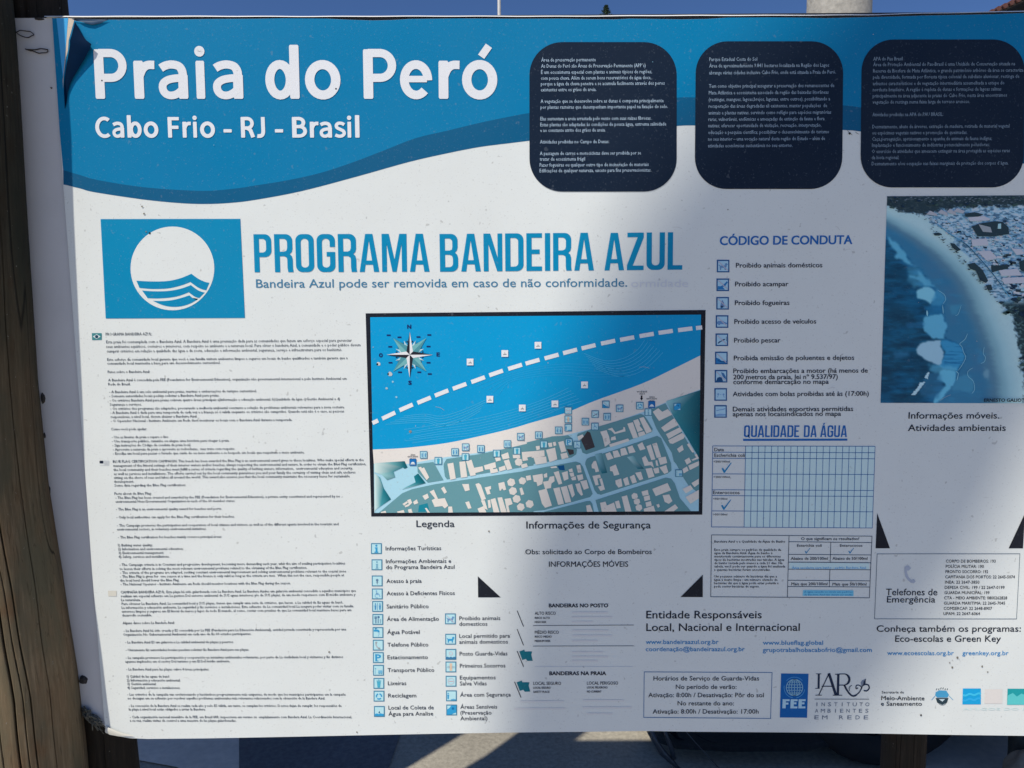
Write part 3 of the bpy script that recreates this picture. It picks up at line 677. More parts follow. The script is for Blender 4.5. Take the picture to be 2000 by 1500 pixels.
for i, ln in enumerate(col.split('\n')):
    y, x0, x1, s = ln.split('|'); y, x0, x1 = float(y), float(x0), float(x1)
    sl = -.0068 if y < 1240 else (-.004 if y < 1300 else 0)
    t.text(x0, y+2.3, x1, s, 5.6 if y < 690 else 5.0, TINY, .006 if y < 690 else .014, res=1, sl=sl)
t.build()
# little flags beside the column
p = Part('flag_print', sign, 2)
TG = ink((62, 128, 132)); NAVY = ink((24, 34, 52))
p.poly([(182, 650.5), (201, 650.5), (201, 663.5), (182.5, 664)], TG)
p.poly([(184, 657.2), (191.5, 652.5), (199, 657.2), (191.5, 662)], ink((205, 220, 222)), l=3); p.poly(arc(191.5, 657.2, 3.2, 0, 360, 12)[:-1], ink((20, 60, 82)), l=4)
p.build(); p = Part('flag_print', sign, 2)
p.poly([(197, 899), (204, 899), (204, 904), (197, 904)], NAVY); p.line([(204.5, 899), (215, 899), (215, 908), (197, 908)], .6, ink((190, 194, 197)))
for k in range(3): p.line([(205, 901+2.4*k), (214.5, 901+2.4*k)], .9, ink((196, 198, 200)))
p.build(); p = Part('flag_print', sign, 2)
p.poly([(213, 1152), (230, 1152), (230, 1163), (214, 1163)], ink((203, 200, 188)))
p.build()
# ------------------------------------------------------------------ headings and code of conduct, right
K2 = ink((22, 30, 50), .4); HB = ink((28, 98, 168), .5); TX = ink((26, 32, 46), .4); LK = ink((48, 128, 184), .4); LEG = ink((46, 52, 64), .3)
p = Part('conduct_heading', sign, 2)
p.text(1405, 479, 1662, 'CÓDIGO DE CONDUTA', 16.5, HB, .024, 477, res=4); p.build()
for x0, y, x1, s in ((1436, 523, 1604, 'Proibido animais domésticos'), (1434.5, 559.5, 1538, 'Proibido acampar'), (1434, 596, 1540, 'Proibido fogueiras'), (1433, 632.5, 1592, 'Proibido acesso de veículos'), (1432.5, 669, 1522.5, 'Proibido pescar'),
    (1432, 703.5, 1666, 'Proibida emissão de poluentes e dejetos'), (1431, 728.5, 1692.5, 'Proibido embarcações a motor (há menos de'), (1431, 740.5, 1634, '200 metros da praia, lei nº 9.537/97)'), (1431, 750, 1616.5, 'conforme demarcação no mapa'),
    (1430, 773.5, 1694.5, 'Atividades com bolas proibidas até às (17:00h)'), (1430, 803, 1664, 'Demais atividades esportivas permitidas'), (1430, 812.5, 1640.5, 'apenas nos locaisindicados no mapa')):
    p = Part('rule_lettering', sign, 2); p.text(x0, y, x1, s, 9.0, K2, .018, res=3, sl=-.004); p.build()
p = Part('water_quality_heading', sign, 2)
poster_text(p, 1451.5, 853, 1559, 'QUALIDADE', 23, HB, 853, gap=.07); poster_text(p, 1568, 853, 1593, 'DA', 23, HB, 853); poster_text(p, 1600, 853, 1652, 'ÁGUA', 23, HB, 853)
p.poly([(1450, 856.5), (1653, 856), (1653, 860), (1450, 860.5)], HB); p.build()
for x0, y, x1, s, h in ((814, 1028, 888, 'Legenda', 13), (1028, 1031, 1270, 'Informações de Segurança', 14), (1026, 1081, 1272, 'Obs: solicitado ao Corpo de Bombeiros', 9.5), (1072, 1105.5, 1226, 'INFORMAÇÕES MÓVEIS', 10.5),
    (1772, 817, 1948.5, 'Informações móveis.', 12.5), (1771, 841, 1961, 'Atividades ambientais', 12.5), (1261.5, 1206, 1486, 'Entidade Responsáveis', 15), (1261.5, 1230.5, 1560, 'Local, Nacional e Internacional', 15),
    (1710, 1232, 1990.5, 'Conheça também os programas:', 12.5), (1746, 1251.5, 1951.5, 'Eco-escolas e Green Key', 12.5)):
    p = Part('heading', sign, 2); p.text(x0, y, x1, s, h, TX if x0 > 1000 else LEG, .012, res=4, sl=-.001); p.build()
for x0, y, x1, s in ((1260.5, 1256, 1402, 'www.bandeiraazul.org.br'), (1260.5, 1270, 1453, 'coordenação@bandeiraazul.org.br'), (1488.5, 1257.5, 1605.5, 'www.blueflag.global'), (1488.5, 1271.5, 1700.5, 'grupotrabalhobacabofrio@gmail.com'),
    (1730.5, 1277.5, 1860, 'www.ecoescolas.org.br'), (1877, 1277.5, 1966.5, 'greenkey.org.br')):
    p = Part('web_address', sign, 2); p.text(x0, y, x1, s, 8.6, LK, .012, res=3, sl=0); p.build()
# corner triangles that marked the pasted notices
for pts in ([(933.5, 1124), (934, 1165), (978, 1165)], [(1371.5, 1121), (1371.5, 1164.5), (1328, 1164.5)], [(1711, 1001), (1708, 1069.5), (1736, 1069.5)], [(1999, 1001), (1967, 1069.5), (1995, 1069.5)]):
    p = Part('black_triangle', sign, 2); p.poly(pts, ink((26, 30, 40), .6)); p.build()

# ------------------------------------------------------------------ pictograms
IB, IF, IG, IR, IW, ISL = ink((66, 128, 158), .3), ink((176, 216, 236), .4), ink((48, 150, 198), .3), ink((196, 168, 168), .3), ink((214, 226, 234), .3), ink((168, 176, 194), .3)
def pict(kind, cx, cy, s, parent, name='pictogram', border=IB, fill=IF, glyph=IG, l=2, bw=None):
    q = Part(name, parent, l); h = s/2
    U = lambda pts: [(cx-h+x*s, cy-h+y*s) for x, y in pts]
    bw = s*.09 if bw is None else bw
    if border: q.poly(U([(0, 0), (1, 0), (1, 1), (0, 1)]), border)
    b = bw/s if border else 0
    q.poly(U([(b, b), (1-b, b), (1-b, 1-b), (b, 1-b)]), fill, l=l+1)
    L = lambda pts, w, m=glyph: q.line(U(pts), w*s, m, l=l+2)
    F = lambda pts, m=glyph, z=2: q.poly(U(pts), m, l=l+z)
    C = lambda x, y, r, m=glyph, z=2: q.poly(U(arc(x, y, r, 0, 360, 10)[:-1]), m, l=l+z)
    man = lambda x, m=glyph, k=1: (C(x, .27, .07*k, m), F([(x-.09*k, .38), (x+.09*k, .38), (x+.06*k, .8), (x-.06*k, .8)], m))
    if kind == 'info': C(.5, .22, .10); F([(.36, .38), (.60, .38), (.60, .78), (.68, .78), (.68, .88), (.32, .88), (.32, .78), (.42, .78), (.42, .48), (.36, .48)])
    elif kind == 'info2': m = ink((120, 170, 190), .3); C(.5, .24, .09, m); F([(.38, .40), (.60, .40), (.60, .78), (.66, .86), (.34, .86), (.42, .78), (.42, .48)], m)
    elif kind == 'access': m = ink((95, 125, 155), .3); C(.5, .42, .12, m); L([(.5, .5), (.5, .8)], .06, m); L([(.38, .6), (.62, .6)], .04, m)
    elif kind == 'chair': m = ink((120, 170, 205), .3); C(.42, .22, .07, m); L([(.43, .3), (.45, .55), (.68, .55), (.76, .78)], .07, m); L(arc(.48, .66, .19, 60, 300, 10), .05, m); L([(.45, .42), (.64, .42)], .05, m)
    elif kind == 'toilet': m = ink((70, 140, 185), .3); man(.30, m); man(.72, m); L([(.5, .16), (.5, .86)], .04, m)
    elif kind == 'food':
        m = ink((70, 110, 150), .3); L([(.28, .2), (.28, .85)], .06, m); L([(.42, .2), (.42, .85)], .05, m); L([(.58, .35), (.58, .85)], .05, m); C(.58, .27, .10, m); L([(.2, .2), (.2, .4), (.35, .4), (.35, .2)], .03, m); L([(.76, .45), (.76, .85)], .04, m)
    elif kind == 'tap': F([(.12, .22), (.5, .22), (.62, .30), (.66, .48), (.5, .48), (.46, .40), (.12, .40)]); L([(.3, .1), (.3, .25)], .07); L([(.2, .12), (.42, .12)], .05); L([(.6, .56), (.6, .68)], .05); L([(.55, .74), (.55, .84)], .04)
    elif kind == 'phone': m = ink((172, 178, 182), .3); L([(.28, .25), (.30, .5), (.42, .7), (.6, .82)], .12, m); C(.33, .24, .09, m); C(.62, .80, .09, m)
    elif kind == 'park': q.text(cx-h*.5, cy+h*.60, cx+h*.48, 'P', s*.62, glyph, .03, l=l+2, sl=0); L([(.22, .80), (.52, .80)], .07); L([(.22, .2), (.4, .2)], .05)
    elif kind == 'bus': m = ink((110, 175, 205), .3); F([(.48, .50), (.86, .50), (.86, .78), (.48, .78)], m); C(.57, .80, .06, m); C(.77, .80, .06, m); L([(.22, .35), (.22, .85)], .03, m); C(.22, .33, .06, m); L([(.35, .4), (.8, .4)], .04, IW)
    elif kind == 'bin': m = ink((70, 165, 190), .3); F([(.32, .32), (.68, .32), (.62, .88), (.38, .88)], m); L([(.28, .26), (.72, .26)], .06, m); C(.5, .17, .05, m)
    elif kind == 'recycle': L(arc(.5, .52, .24, -80, 10, 6), .12); L(arc(.5, .52, .24, 40, 130, 6), .12); L(arc(.5, .52, .24, 160, 250, 6), .12)
    elif kind == 'sample': F([(.1, .72), (.3, .66), (.42, .74), (.6, .66), (.9, .72), (.9, .9), (.1, .9)]); F([(.42, .64), (.5, .42), (.58, .64)], ink((50, 100, 130), .3)); L([(.5, .2), (.5, .42)], .03, IW)
    elif kind in ('dog', 'nodog'):
        m = glyph if kind == 'dog' else ink((105, 145, 185), .3)
        F([(.18, .38), (.26, .46), (.62, .46), (.66, .30), (.76, .26), (.88, .36), (.80, .44), (.76, .56), (.72, .60), (.70, .82), (.62, .82), (.60, .64), (.36, .64), (.32, .82), (.24, .82), (.22, .52), (.14, .44)], m)
    elif kind == 'guard': F([(.05, .75), (.2, .70), (.35, .78), (.5, .70), (.65, .78), (.8, .70), (.95, .75), (.95, .92), (.05, .92)], ink((60, 120, 160), .3)); L(arc(.5, .40, .16, 0, 360, 12), .06, ink((200, 190, 196), .3))
    elif kind == 'aid': m = ink((216, 190, 165), .3); F([(.38, .15), (.62, .15), (.62, .85), (.38, .85)], m); L([(.15, .5), (.85, .5)], .2, ink((160, 190, 200), .3)); F([(.40, .4), (.60, .4), (.60, .6), (.40, .6)], m, 3)
    elif kind == 'ring': L(arc(.5, .5, .28, 0, 360, 14), .07, ink((190, 190, 198), .3)); L([(.3, .5), (.7, .5)], .07, ink((200, 165, 172), .3))
    elif kind == 'secure': man(.2, glyph, .9); F([(.45, .82), (.7, .76), (.92, .82), (.92, .92), (.45, .92)], ink((90, 160, 195), .3))
    elif kind == 'nature': F([(.08, .45), (.3, .3), (.45, .08), (.92, .08), (.92, .72), (.7, .8), (.45, .92), (.08, .92)]); C(.62, .35, .12, ink((20, 110, 165), .3), 3)
    elif kind == 'tent': m = glyph; F([(.1, .88), (.12, .60), (.45, .62), (.66, .88)], m); F([(.35, .62), (.6, .45), (.8, .22), (.9, .30), (.72, .55), (.6, .66)], m)
    elif kind == 'fire': F([(.3, .82), (.36, .5), (.48, .22), (.60, .45), (.66, .82)], ink((110, 140, 180), .3)); F([(.34, .84), (.4, .68), (.52, .72), (.52, .86), (.34, .9)], glyph)
    elif kind == 'car': F([(.08, .56), (.2, .46), (.5, .44), (.75, .56), (.9, .60), (.9, .70), (.08, .70)], ink((100, 140, 185), .3)); L([(.2, .74), (.34, .74)], .08, ink((100, 140, 185), .3))
    elif kind == 'fish': F([(.18, .74), (.30, .62), (.45, .58), (.62, .44), (.78, .42), (.72, .52), (.50, .62), (.34, .72), (.22, .82)], ink((60, 85, 120), .3)); L([(.86, .25), (.86, .6)], .03, ink((60, 85, 120), .3))
    elif kind == 'waste': F([(.08, .45), (.35, .58), (.5, .72), (.92, .74), (.92, .92), (.08, .92)]); L([(.2, .62), (.4, .78), (.9, .84)], .04, IW)
    elif kind == 'boat': F([(.1, .9), (.2, .62), (.38, .55), (.55, .60), (.66, .9)], ink((28, 75, 120), .3)); F([(.5, .18), (.7, .25), (.86, .5), (.9, .75), (.72, .62), (.6, .45)], ink((60, 110, 160), .3))
    elif kind == 'ball': m = ink((120, 160, 200), .3); C(.3, .48, .08, m); C(.72, .5, .08, m); L([(.3, .55), (.24, .72)], .05, m); L([(.72, .58), (.78, .75)], .05, m); L([(.45, .5), (.55, .5)], .04, m)
    elif kind == 'sport': m = ink((120, 160, 200), .3); L([(.15, .45), (.4, .38), (.6, .36), (.85, .28)], .07, m); F([(.1, .76), (.4, .68), (.9, .72), (.9, .82), (.1, .88)], m)
    elif kind == 'sun': F(arc(.5, .72, .28, 180, 360, 10), IW); L([(.15, .78), (.85, .78)], .06, IW)
    elif kind == 'gear': m = ink((130, 140, 148), .3); L([(.25, .68), (.5, .6), (.75, .66)], .12, m); L([(.5, .3), (.52, .6)], .05, m)
    if kind in ('nodog', 'tent', 'fire', 'car', 'fish', 'waste', 'boat'): q.line(U([(.1, .12), (.88, .86)]), s*.06, ink((188, 180, 192), .3), l=l+4)
    return q.build()
for kind, x, y in (('info', 736, 1070), ('info2', 737, 1101.5), ('access', 737.5, 1133), ('chair', 737.7, 1158.3), ('toilet', 738.3, 1182.7), ('food', 738.7, 1208), ('tap', 739, 1233.5), ('phone', 739.5, 1258), ('park', 739.7, 1282.3), ('bus', 740, 1307),
    ('bin', 740.7, 1332.5), ('recycle', 741, 1357.3), ('sample', 741.7, 1387.2), ('nodog', 880, 1206.8), ('dog', 880.5, 1246.5), ('guard', 881, 1276), ('aid', 881, 1300.5), ('ring', 881.3, 1328.3), ('secure', 882, 1356.7), ('nature', 882.5, 1384.3)):
    pict(kind, x, y, 21, sign)
B2, F2, G2 = ink((24, 84, 138), .3), ink((168, 204, 236), .3), ink((40, 118, 178), .3)
for kind, x, y in (('nodog', 1411, 520), ('tent', 1410.3, 556.5), ('fire', 1410, 592.5), ('car', 1409, 628), ('fish', 1408.5, 663.5), ('waste', 1407.6, 699), ('boat', 1407, 734.5), ('ball', 1406.3, 770), ('sport', 1406, 803)):
    pict(kind, x, y, 24.5, sign, border=B2, fill=F2, glyph=G2, bw=2.4)
for x0, y, x1, s in ((754, 1073.5, 862, 'Informações Turísticas'), (754.5, 1098.5, 881.5, 'Informações Ambientais e'), (755, 1110, 888, 'do Programa Bandeira Azul'), (755.5, 1137, 824, 'Acesso à praia'), (756, 1161, 888.5, 'Acesso à Deficientes Físicos'), (756, 1186.5, 837.5, 'Sanitário Público'),
    (756.5, 1211, 857.5, 'Área de Alimentação'), (757, 1236.5, 820, 'Água Potável'), (757.5, 1261, 837, 'Telefone Público'), (757.5, 1285.5, 836, 'Estacionamento'), (758, 1310.5, 848.5, 'Transporte Público'), (758.5, 1336, 794, 'Lixeiras'), (759, 1360, 813.5, 'Reciclagem'),
    (759.5, 1383.5, 847.5, 'Local de Coleta de'), (759.5, 1395.5, 846.5, 'Água para Analise'), (897.5, 1209.5, 977, 'Proibido animais'), (897.5, 1220.5, 952, 'domesticos'), (897.5, 1244, 996, 'Local permitido para'), (897.5, 1255.5, 992, 'animais domesticos'), (898, 1278.5, 991, 'Posto Guarda-Vidas'),
    (898.5, 1302, 987, 'Primeiros Socorros'), (898.5, 1325, 968, 'Equipamentos'), (898.5, 1336.5, 950.5, 'Salva Vidas'), (899, 1358.5, 997.5, 'Área com Segurança'), (899.5, 1382, 971, 'Áreas Sensíveis'), (899.5, 1393.5, 960, '(Preservação'), (899.5, 1404.5, 952, 'Ambiental)')):
    p = Part('legend_lettering', sign, 2); p.text(x0, y, x1, s, 7.8, LEG, .010, res=2, sl=-.006); p.build()
# flag risk notes
p = Part('flag_notes', sign, 2)
for x0, y, x1, s, h, b in ((1072, 1184.5, 1187, 'BANDEIRAS NO POSTO', 7.2, .035), (1073, 1316.5, 1183, 'BANDEIRAS NA PRAIA', 7.2, .035), (1044.5, 1199, 1085, 'ALTO RISCO', 6.2, .012), (1044.5, 1207, 1073.5, 'RISCO ALTO', 4, .02), (1044.5, 1215, 1067, 'HIGH RISK', 4, .02),
    (1044.5, 1236, 1091, 'MÉDIO RISCO', 6.2, .012), (1044.5, 1243.5, 1077, 'RISCO MEDIO', 4, .02), (1044.5, 1252, 1075, 'MEDIUM RISK', 4, .02), (1041.5, 1335.5, 1095.5, 'LOCAL SEGURO', 6.2, .012), (1041.5, 1343, 1075, 'LOCAL SEGURO', 4, .02), (1041.5, 1351, 1073, 'SAFETY PLACE', 4, .02),
    (1146, 1335, 1206.5, 'LOCAL PERIGOSO', 6.2, .012), (1146, 1342.5, 1186, 'LOCAL PELIGROSO', 4, .02), (1146, 1350.5, 1174, 'NO CURRENT', 4, .02)):
    p.text(x0, y, x1, s, h, K2, b, res=2, sl=-.001)
p.line([(1041, 1220), (1237, 1219)], .9, K2); p.line([(1041, 1260), (1237, 1259.5)], .9, K2); p.line([(1044, 1300), (1236, 1300)], .7, ink((190, 196, 204), .4))
p.line([(1010, 1191), (1022.5, 1222)], 1.5, K2); p.line([(1010, 1227), (1022.5, 1258.5)], 1.5, K2)
FLG = ink((18, 108, 122), .5)
for ox, oy in ((0, 0), (-5, 60)):
    p.line([(1010+ox, 1269.5+oy), (1022.5+ox, 1300+oy)], 1.5, K2, l=3)
    p.poly([(1014+ox, 1270.5+oy), (1024+ox, 1267+oy), (1025+ox, 1270.5+oy), (1039+ox, 1270.5+oy), (1037.5+ox, 1277+oy), (1040.5+ox, 1288.5+oy), (1030+ox, 1288.8+oy), (1027+ox, 1285+oy), (1020+ox, 1287+oy)], FLG)
fa = ink((209, 209, 208), .5)
for k, (x, y, L) in enumerate([(1117, 1195, 70), (1117, 1204, 78), (1117, 1213, 40), (1117, 1230, 70), (1117, 1240, 78), (1117, 1250, 50), (1117, 1272, 60), (1117, 1281, 70), (1117, 1289, 50), (1016, 1368, 85), (1004, 1382, 100), (1138, 1366, 80), (1138, 1380, 95), (1146, 1392, 50)]):
    p.line([(x, y), (x+L, y)], 3.4, fa)
p.build()

# ------------------------------------------------------------------ water quality tables
TB, TF = ink((40, 100, 158), .3), ink((196, 220, 244), .5)
p = Part('water_quality_table', sign, 2)
def bil(q, u, v):  # bilinear in quad tl tr br bl
    a = [q[0][i]+(q[1][i]-q[0][i])*u for i in (0, 1)]; b = [q[3][i]+(q[2][i]-q[3][i])*u for i in (0, 1)]
    return (a[0]+(b[0]-a[0])*v, a[1]+(b[1]-a[1])*v)
q = [(1391, 870.3), (1707, 871), (1701.5, 1030), (1388.5, 1028)]
c0 = 64/316
p.poly([bil(q, c0, 0), bil(q, 1, 0), bil(q, 1, 1), bil(q, c0, 1)], TF, l=1)
rows = [0, .078, .152, .345, .541, .613, .802, 1]
for v in rows: p.line([bil(q, 0, v), bil(q, 1, v)], 1.1, TB)
for i in range(21): u = c0+(1-c0)*i/20; p.line([bil(q, u, 0), bil(q, u, 1)], 1.0, TB)
p.line([bil(q, 0, 0), bil(q, 0, 1)], 1.1, TB)
for x0, y, x1, s, h in ((1394, 880.5, 1412.5, 'Data', 6.5), (1394, 891.5, 1453, 'Escherichia coli', 6.5), (1392.5, 902.5, 1424, '<200/100ml', 3.8), (1392.5, 932.5, 1423.5, '>200/100ml', 3.8), (1391.5, 964, 1443, 'Enterococos', 6.5), (1391.5, 975, 1419, '<50/100ml', 3.8), (1391.5, 1005.5, 1419, '>50/100ml', 3.8)):
    p.text(x0, y, x1, s, h, K2, .012, res=2, sl=0)
CK = ink((30, 130, 178), .3)
def check(x, y, s, w): p.poly([(x, y+.55*s), (x+.15*s, y+.5*s), (x+.3*s, y+.75*s), (x+.9*s, y), (x+1.0*s, y+.0*s), (x+.32*s, y+.98*s), (x+.22*s, y+.98*s)], w)
check(1408, 903, 20, CK); check(1407, 975, 20, CK); p.build()
p = Part('results_table', sign, 2)
q = [(1388.5, 1043.5), (1701, 1046), (1696, 1166), (1387, 1164)]
BK = ink((45, 62, 84), .3)
for pts in ([(0, 0), (1, 0), (1, 1), (0, 1), (0, 0)], [(.483, 0), (.483, 1)], [(.483, .10), (1, .105)], [(.483, .305), (1, .305)], [(.483, .43), (1, .43)], [(.483, .545), (1, .545)], [(.483, .725), (1, .725)], [(.483, .825), (1, .825)], [(.745, .105), (.745, .43)], [(.745, .545), (.745, .825)]):
    p.line([bil(q, u, v) for u, v in pts], 1.1, BK)
p.poly([bil(q, .49, .44), bil(q, .99, .44), bil(q, .99, .535), bil(q, .49, .535)], TF, l=1)
for x0, y, x1, s, h in ((1563, 1053.5, 1676, 'O que significam os resultados?', 5.5), (1555, 1066.5, 1603, 'Esterichia coli', 5), (1638.5, 1066.5, 1682, 'Enterococos', 5), (1543, 1092, 1615, 'Abaixo de 200/100ml', 5.6), (1624, 1092, 1692, 'Abaixo de 50/100ml', 5.6), (1544, 1141.5, 1614, 'Mais que 200/100ml', 5.6), (1624, 1142, 1690, 'Mais que 50/100ml', 5.6)):
    p.text(x0, y, x1, s, h, K2, .014, res=2, sl=0)
for x0, y, x1, s in ((1394, 1058.5, 1532, 'Bandeira Azul e a Qualidade da Água de Banho'), (1394, 1074.5, 1524, 'Esse praia cumpre os padrões de qualidade da'), (1394, 1081, 1507, 'água da Bandeira Azul. Água de banho é'), (1394, 1087.5, 1523, 'monitorada continuamente para os diferentes'), (1394, 1094, 1530, 'tipos de bactérias mostradas nas tabelas. A água'),
    (1394, 1100.5, 1526.5, 'de banho testada pelo menos a cada 21 dias. Na'), (1394, 1107, 1532, 'tabela, você pode ver quando a água foi analisada'), (1393.5, 1113.5, 1503, 'e quantas bactérias foram encontradas.'), (1393.5, 1126.5, 1516, 'Um pequeno número de bactérias diz que a'), (1393.5, 1133, 1517, 'água é muito limpa - um número elevado de'), (1393.5, 1139.5, 1519, 'bactérias diz que a água pode estar poluída e'), (1393.5, 1146, 1482, 'pode conter bactérias de esgoto.')):
    p.text(x0, y, x1, s, 4.6, K2, .016, res=1, sl=0)
p.text(1545, 1109.5, 1689, 'Água excelente para banho - padrão Bandeira Azul', 4.8, ink((95, 165, 215), .3), .014, res=1, sl=0)
p.poly([(1567, 1151), (1665, 1151.5), (1665, 1162.5), (1566, 1162)], ink((120, 196, 226), .3), l=2)
p.text(1569, 1156, 1663, 'A água excede os níveis em padrões', 3.6, ink((60, 140, 190), .3), .014, l=3, res=1, sl=0); p.text(1569, 1161.5, 1663, 'da Bandeira Azul não devem ser usadas', 3.6, ink((60, 140, 190), .3), .014, l=3, res=1, sl=0)
check(1570, 1069, 11, ink((70, 140, 180), .3)); check(1655, 1069, 11, CK); p.build()
# emergency numbers
p = Part('emergency_numbers', sign, 2)
p.line([(1711, 1080.5), (1989, 1080), (1982.5, 1207), (1706, 1207)], 1.0, ink((80, 96, 112), .3), closed=True)
p.text(1728, 1161, 1828, 'Telefones de', 13, TX, .006, res=4, sl=0); p.text(1730, 1175, 1824, 'Emergência', 12.5, TX, .006, res=4, sl=0)
gp_ = ink((170, 178, 192), .4); p.line(smooth_line([(1767, 1107), (1767, 1118), (1771, 1128), (1779, 1135)], 4), [5]*13, gp_); p.poly([(1765, 1105), (1772, 1103), (1777, 1108), (1772, 1113), (1766, 1112)], gp_, l=3); p.poly([(1775, 1136), (1782, 1129), (1786, 1134), (1782, 1138)], gp_, l=3)
for i, (x1, s) in enumerate([(1941.5, 'CORPO DE BOMBEIROS: 193'), (1918.5, 'POLÍCIA MILITAR: 190'), (1927, 'PRONTO SOCORRO: 192'), (1979, 'CAPITANIA DOS PORTOS: 22 2645-5074'), (1910, 'INEA: 22 2647-3850'), (1959, 'DEFESA CIVIL: 199 / 22 2647-0199'), (1929.5, 'GUARDA MUNICIPAL: 199'), (1964, 'CTA - MEIO AMBIENTE: 0800262828'), (1960, 'GUARDA MARITIMA: 22 2645-7045'), (1934.5, 'COMSERCAF: 22 2648-8907'), (1911, 'UPAM: 22 2647-6064')]):
    p.text(1845-i*.5, 1097.3+i*10.22, x1, s, 5.8, TX, .008, res=2, sl=0)
p.build()
# lifeguard hours box
p = Part('lifeguard_hours', sign, 2)
p.line([(1257.5, 1310.3), (1506.5, 1311.5), (1503.5, 1401), (1256.5, 1399)], 1.1, ink((40, 98, 150), .3), closed=True)
for x0, y, x1, s in ((1275.5, 1327, 1481, 'Horários de Serviço de Guarda-Vidas'), (1319, 1343.5, 1437, 'No período de verão:'), (1265.5, 1359.5, 1490, 'Ativação: 8:00h / Desativação: Pôr do sol'), (1322.5, 1375.5, 1432, 'No restante do ano:'), (1274, 1391.5, 1480, 'Ativação: 8:00h / Desativação: 17:00h')):
    p.text(x0, y, x1, s, 8.8, TX, .010, res=3, sl=0)
p.build()

# ------------------------------------------------------------------ logos along the foot
FB = ink((0, 92, 162), .5); p = Part('globe_logo', sign, 2)
p.poly([(1524, 1313.5), (1577.5, 1314), (1574.5, 1399.5), (1521.5, 1399)], FB)
GL = ink((150, 196, 210), .3); cx, cy, r = 1550, 1340.5, 16
for i in (-2, -1, 0, 1, 2):
    y = cy+i*r*.33; hw = math.sqrt(max(0, r*r-(y-cy)**2)); p.line([(cx-hw, y), (cx+hw, y)], 1.0, GL, l=3)
for k in (0, .35, .68, 1.0):
    for sgn in ((1,) if k == 0 else (1, -1)): p.line([(cx+sgn*k*r*math.cos(t), cy+r*math.sin(t)) for t in [math.radians(a) for a in range(-90, 91, 15)]], 1.1, GL, l=3)
for a0, a1 in ((-140, -40), (10, 80), (100, 190)): p.line(arc(cx, cy, r*1.27, a0, a1, 10), 1.1, ink((80, 150, 200), .3), l=3)
LB = ink((170, 205, 240), .3)
poster_text(p, 1526.3, 1381, 1571, 'FEE', 18.5, LB, l=3, s=.19, hh=.21, gap=.06); p.build()
p = Part('institute_logo', sign, 2); NV = ink((28, 44, 70), .3)
def stem(x0, y0, x1, y1, w): p.line([(x0, y0), (x1, y1)], w, NV)
stem(1597.5, 1314.5, 1597, 1342, 4); stem(1592, 1314, 1602.5, 1314, 1.2); stem(1590.5, 1342.5, 1599, 1342.5, 1.2)
stem(1617, 1314, 1597.5, 1355, 1.9); stem(1617, 1313, 1631, 1356, 5.2); stem(1603, 1338.3, 1625, 1338.3, 1.7); stem(1591, 1355.7, 1603.5, 1355.7, 1.3)
stem(1635.5, 1315, 1634.5, 1355, 4.6); stem(1629, 1314.8, 1637, 1314.8, 1.4); stem(1624.5, 1355.7, 1643, 1355.7, 1.5)
p.line(arc(1646, 1325, 11, -90, 90, 10), [1.6, 2, 3, 4, 4.4, 4.4, 4.4, 4, 3, 2, 1.6], NV); stem(1637, 1314.4, 1646, 1314.2, 1.7); stem(1637, 1336, 1647, 1336, 1.7)
p.line(smooth_line([(1647, 1336), (1653, 1347), (1661, 1356), (1668, 1356.5), (1676, 1350), (1681, 1341), (1686, 1331), (1689, 1324)], 4), [3.6]*8+[3.2]*6+[2.2]*7+[1.4]*8, NV)
p.line(smooth_line([(1657, 1347), (1656.5, 1341), (1659, 1338), (1662, 1336.5)], 4), 1.3, NV)
p.line(smooth_line([(1674, 1341), (1670, 1343), (1670.5, 1337), (1675, 1336), (1680, 1339), (1681, 1343)], 4), 1.9, NV)
p.line(smooth_line([(1683, 1337), (1688, 1334.5), (1694, 1336), (1695.5, 1342), (1691, 1347), (1685, 1346.5)], 4), 2.6, NV)
p.poly([(1680, 1338), (1679, 1331), (1682, 1326.5), (1689, 1323.5), (1688, 1331), (1684, 1337)], ink((120, 132, 150), .3)); p.poly([(1684, 1337), (1684.5, 1329), (1689, 1323.5), (1688.4, 1332)], NV, l=3)
p.line([(1589.5, 1363.3), (1695.5, 1363.3)], .9, NV)
def spaced(x0, x1, y, s, h, m):
    n = len(s)
    for i, ch in enumerate(s):
        if ch != ' ':
            w = (x1-x0)/n*.52*(1.25 if ch in 'MOU' else .25 if ch == 'I' else 1); xc = x0+(x1-x0)*(i+.5)/n
            p.text(xc-w/2, y, xc+w/2, ch, h, m, .0, res=2, sl=0)
GY = ink((98, 110, 128), .3)
spaced(1587.5, 1698, 1377, 'INSTITUTO', 7.5, GY); spaced(1587, 1697, 1389.5, 'AMBIENTES', 7.5, GY); spaced(1585, 1697, 1402.5, 'EM REDE', 7.8, GY); p.build()
p = Part('environment_office_logo', sign, 2); BKX = ink((46, 50, 58), .3)
p.text(1720, 1352, 1763, 'Secretaria de', 4.6, BKX, .012, res=2, sl=.0); p.text(1719, 1365, 1803, 'Meio-Ambiente', 8.2, BKX, .018, 1365.5, res=3); p.text(1718.5, 1376, 1798, 'e Saneamento', 8.2, BKX, .018, 1376, res=3)
cb = ink((70, 150, 190), .3)
p.poly([(1825, 1350), (1832, 1346), (1846, 1347), (1851, 1355), (1848, 1360), (1828, 1360), (1824, 1356)], cb); p.poly([(1825, 1361), (1850, 1361), (1847, 1370), (1838, 1374), (1828, 1370)], ink((40, 60, 70), .3)); p.poly([(1831, 1363), (1843, 1363), (1838, 1368)], ink((190, 205, 210), .3), l=3)
for k in range(6): p.line([(1826+k*4.2, 1345.5-(1.5 if k in (2, 3) else 0)), (1827.5+k*4.2, 1342.5-(2 if k in (2, 3) else 0))], 1.4, ink((80, 95, 100), .3))
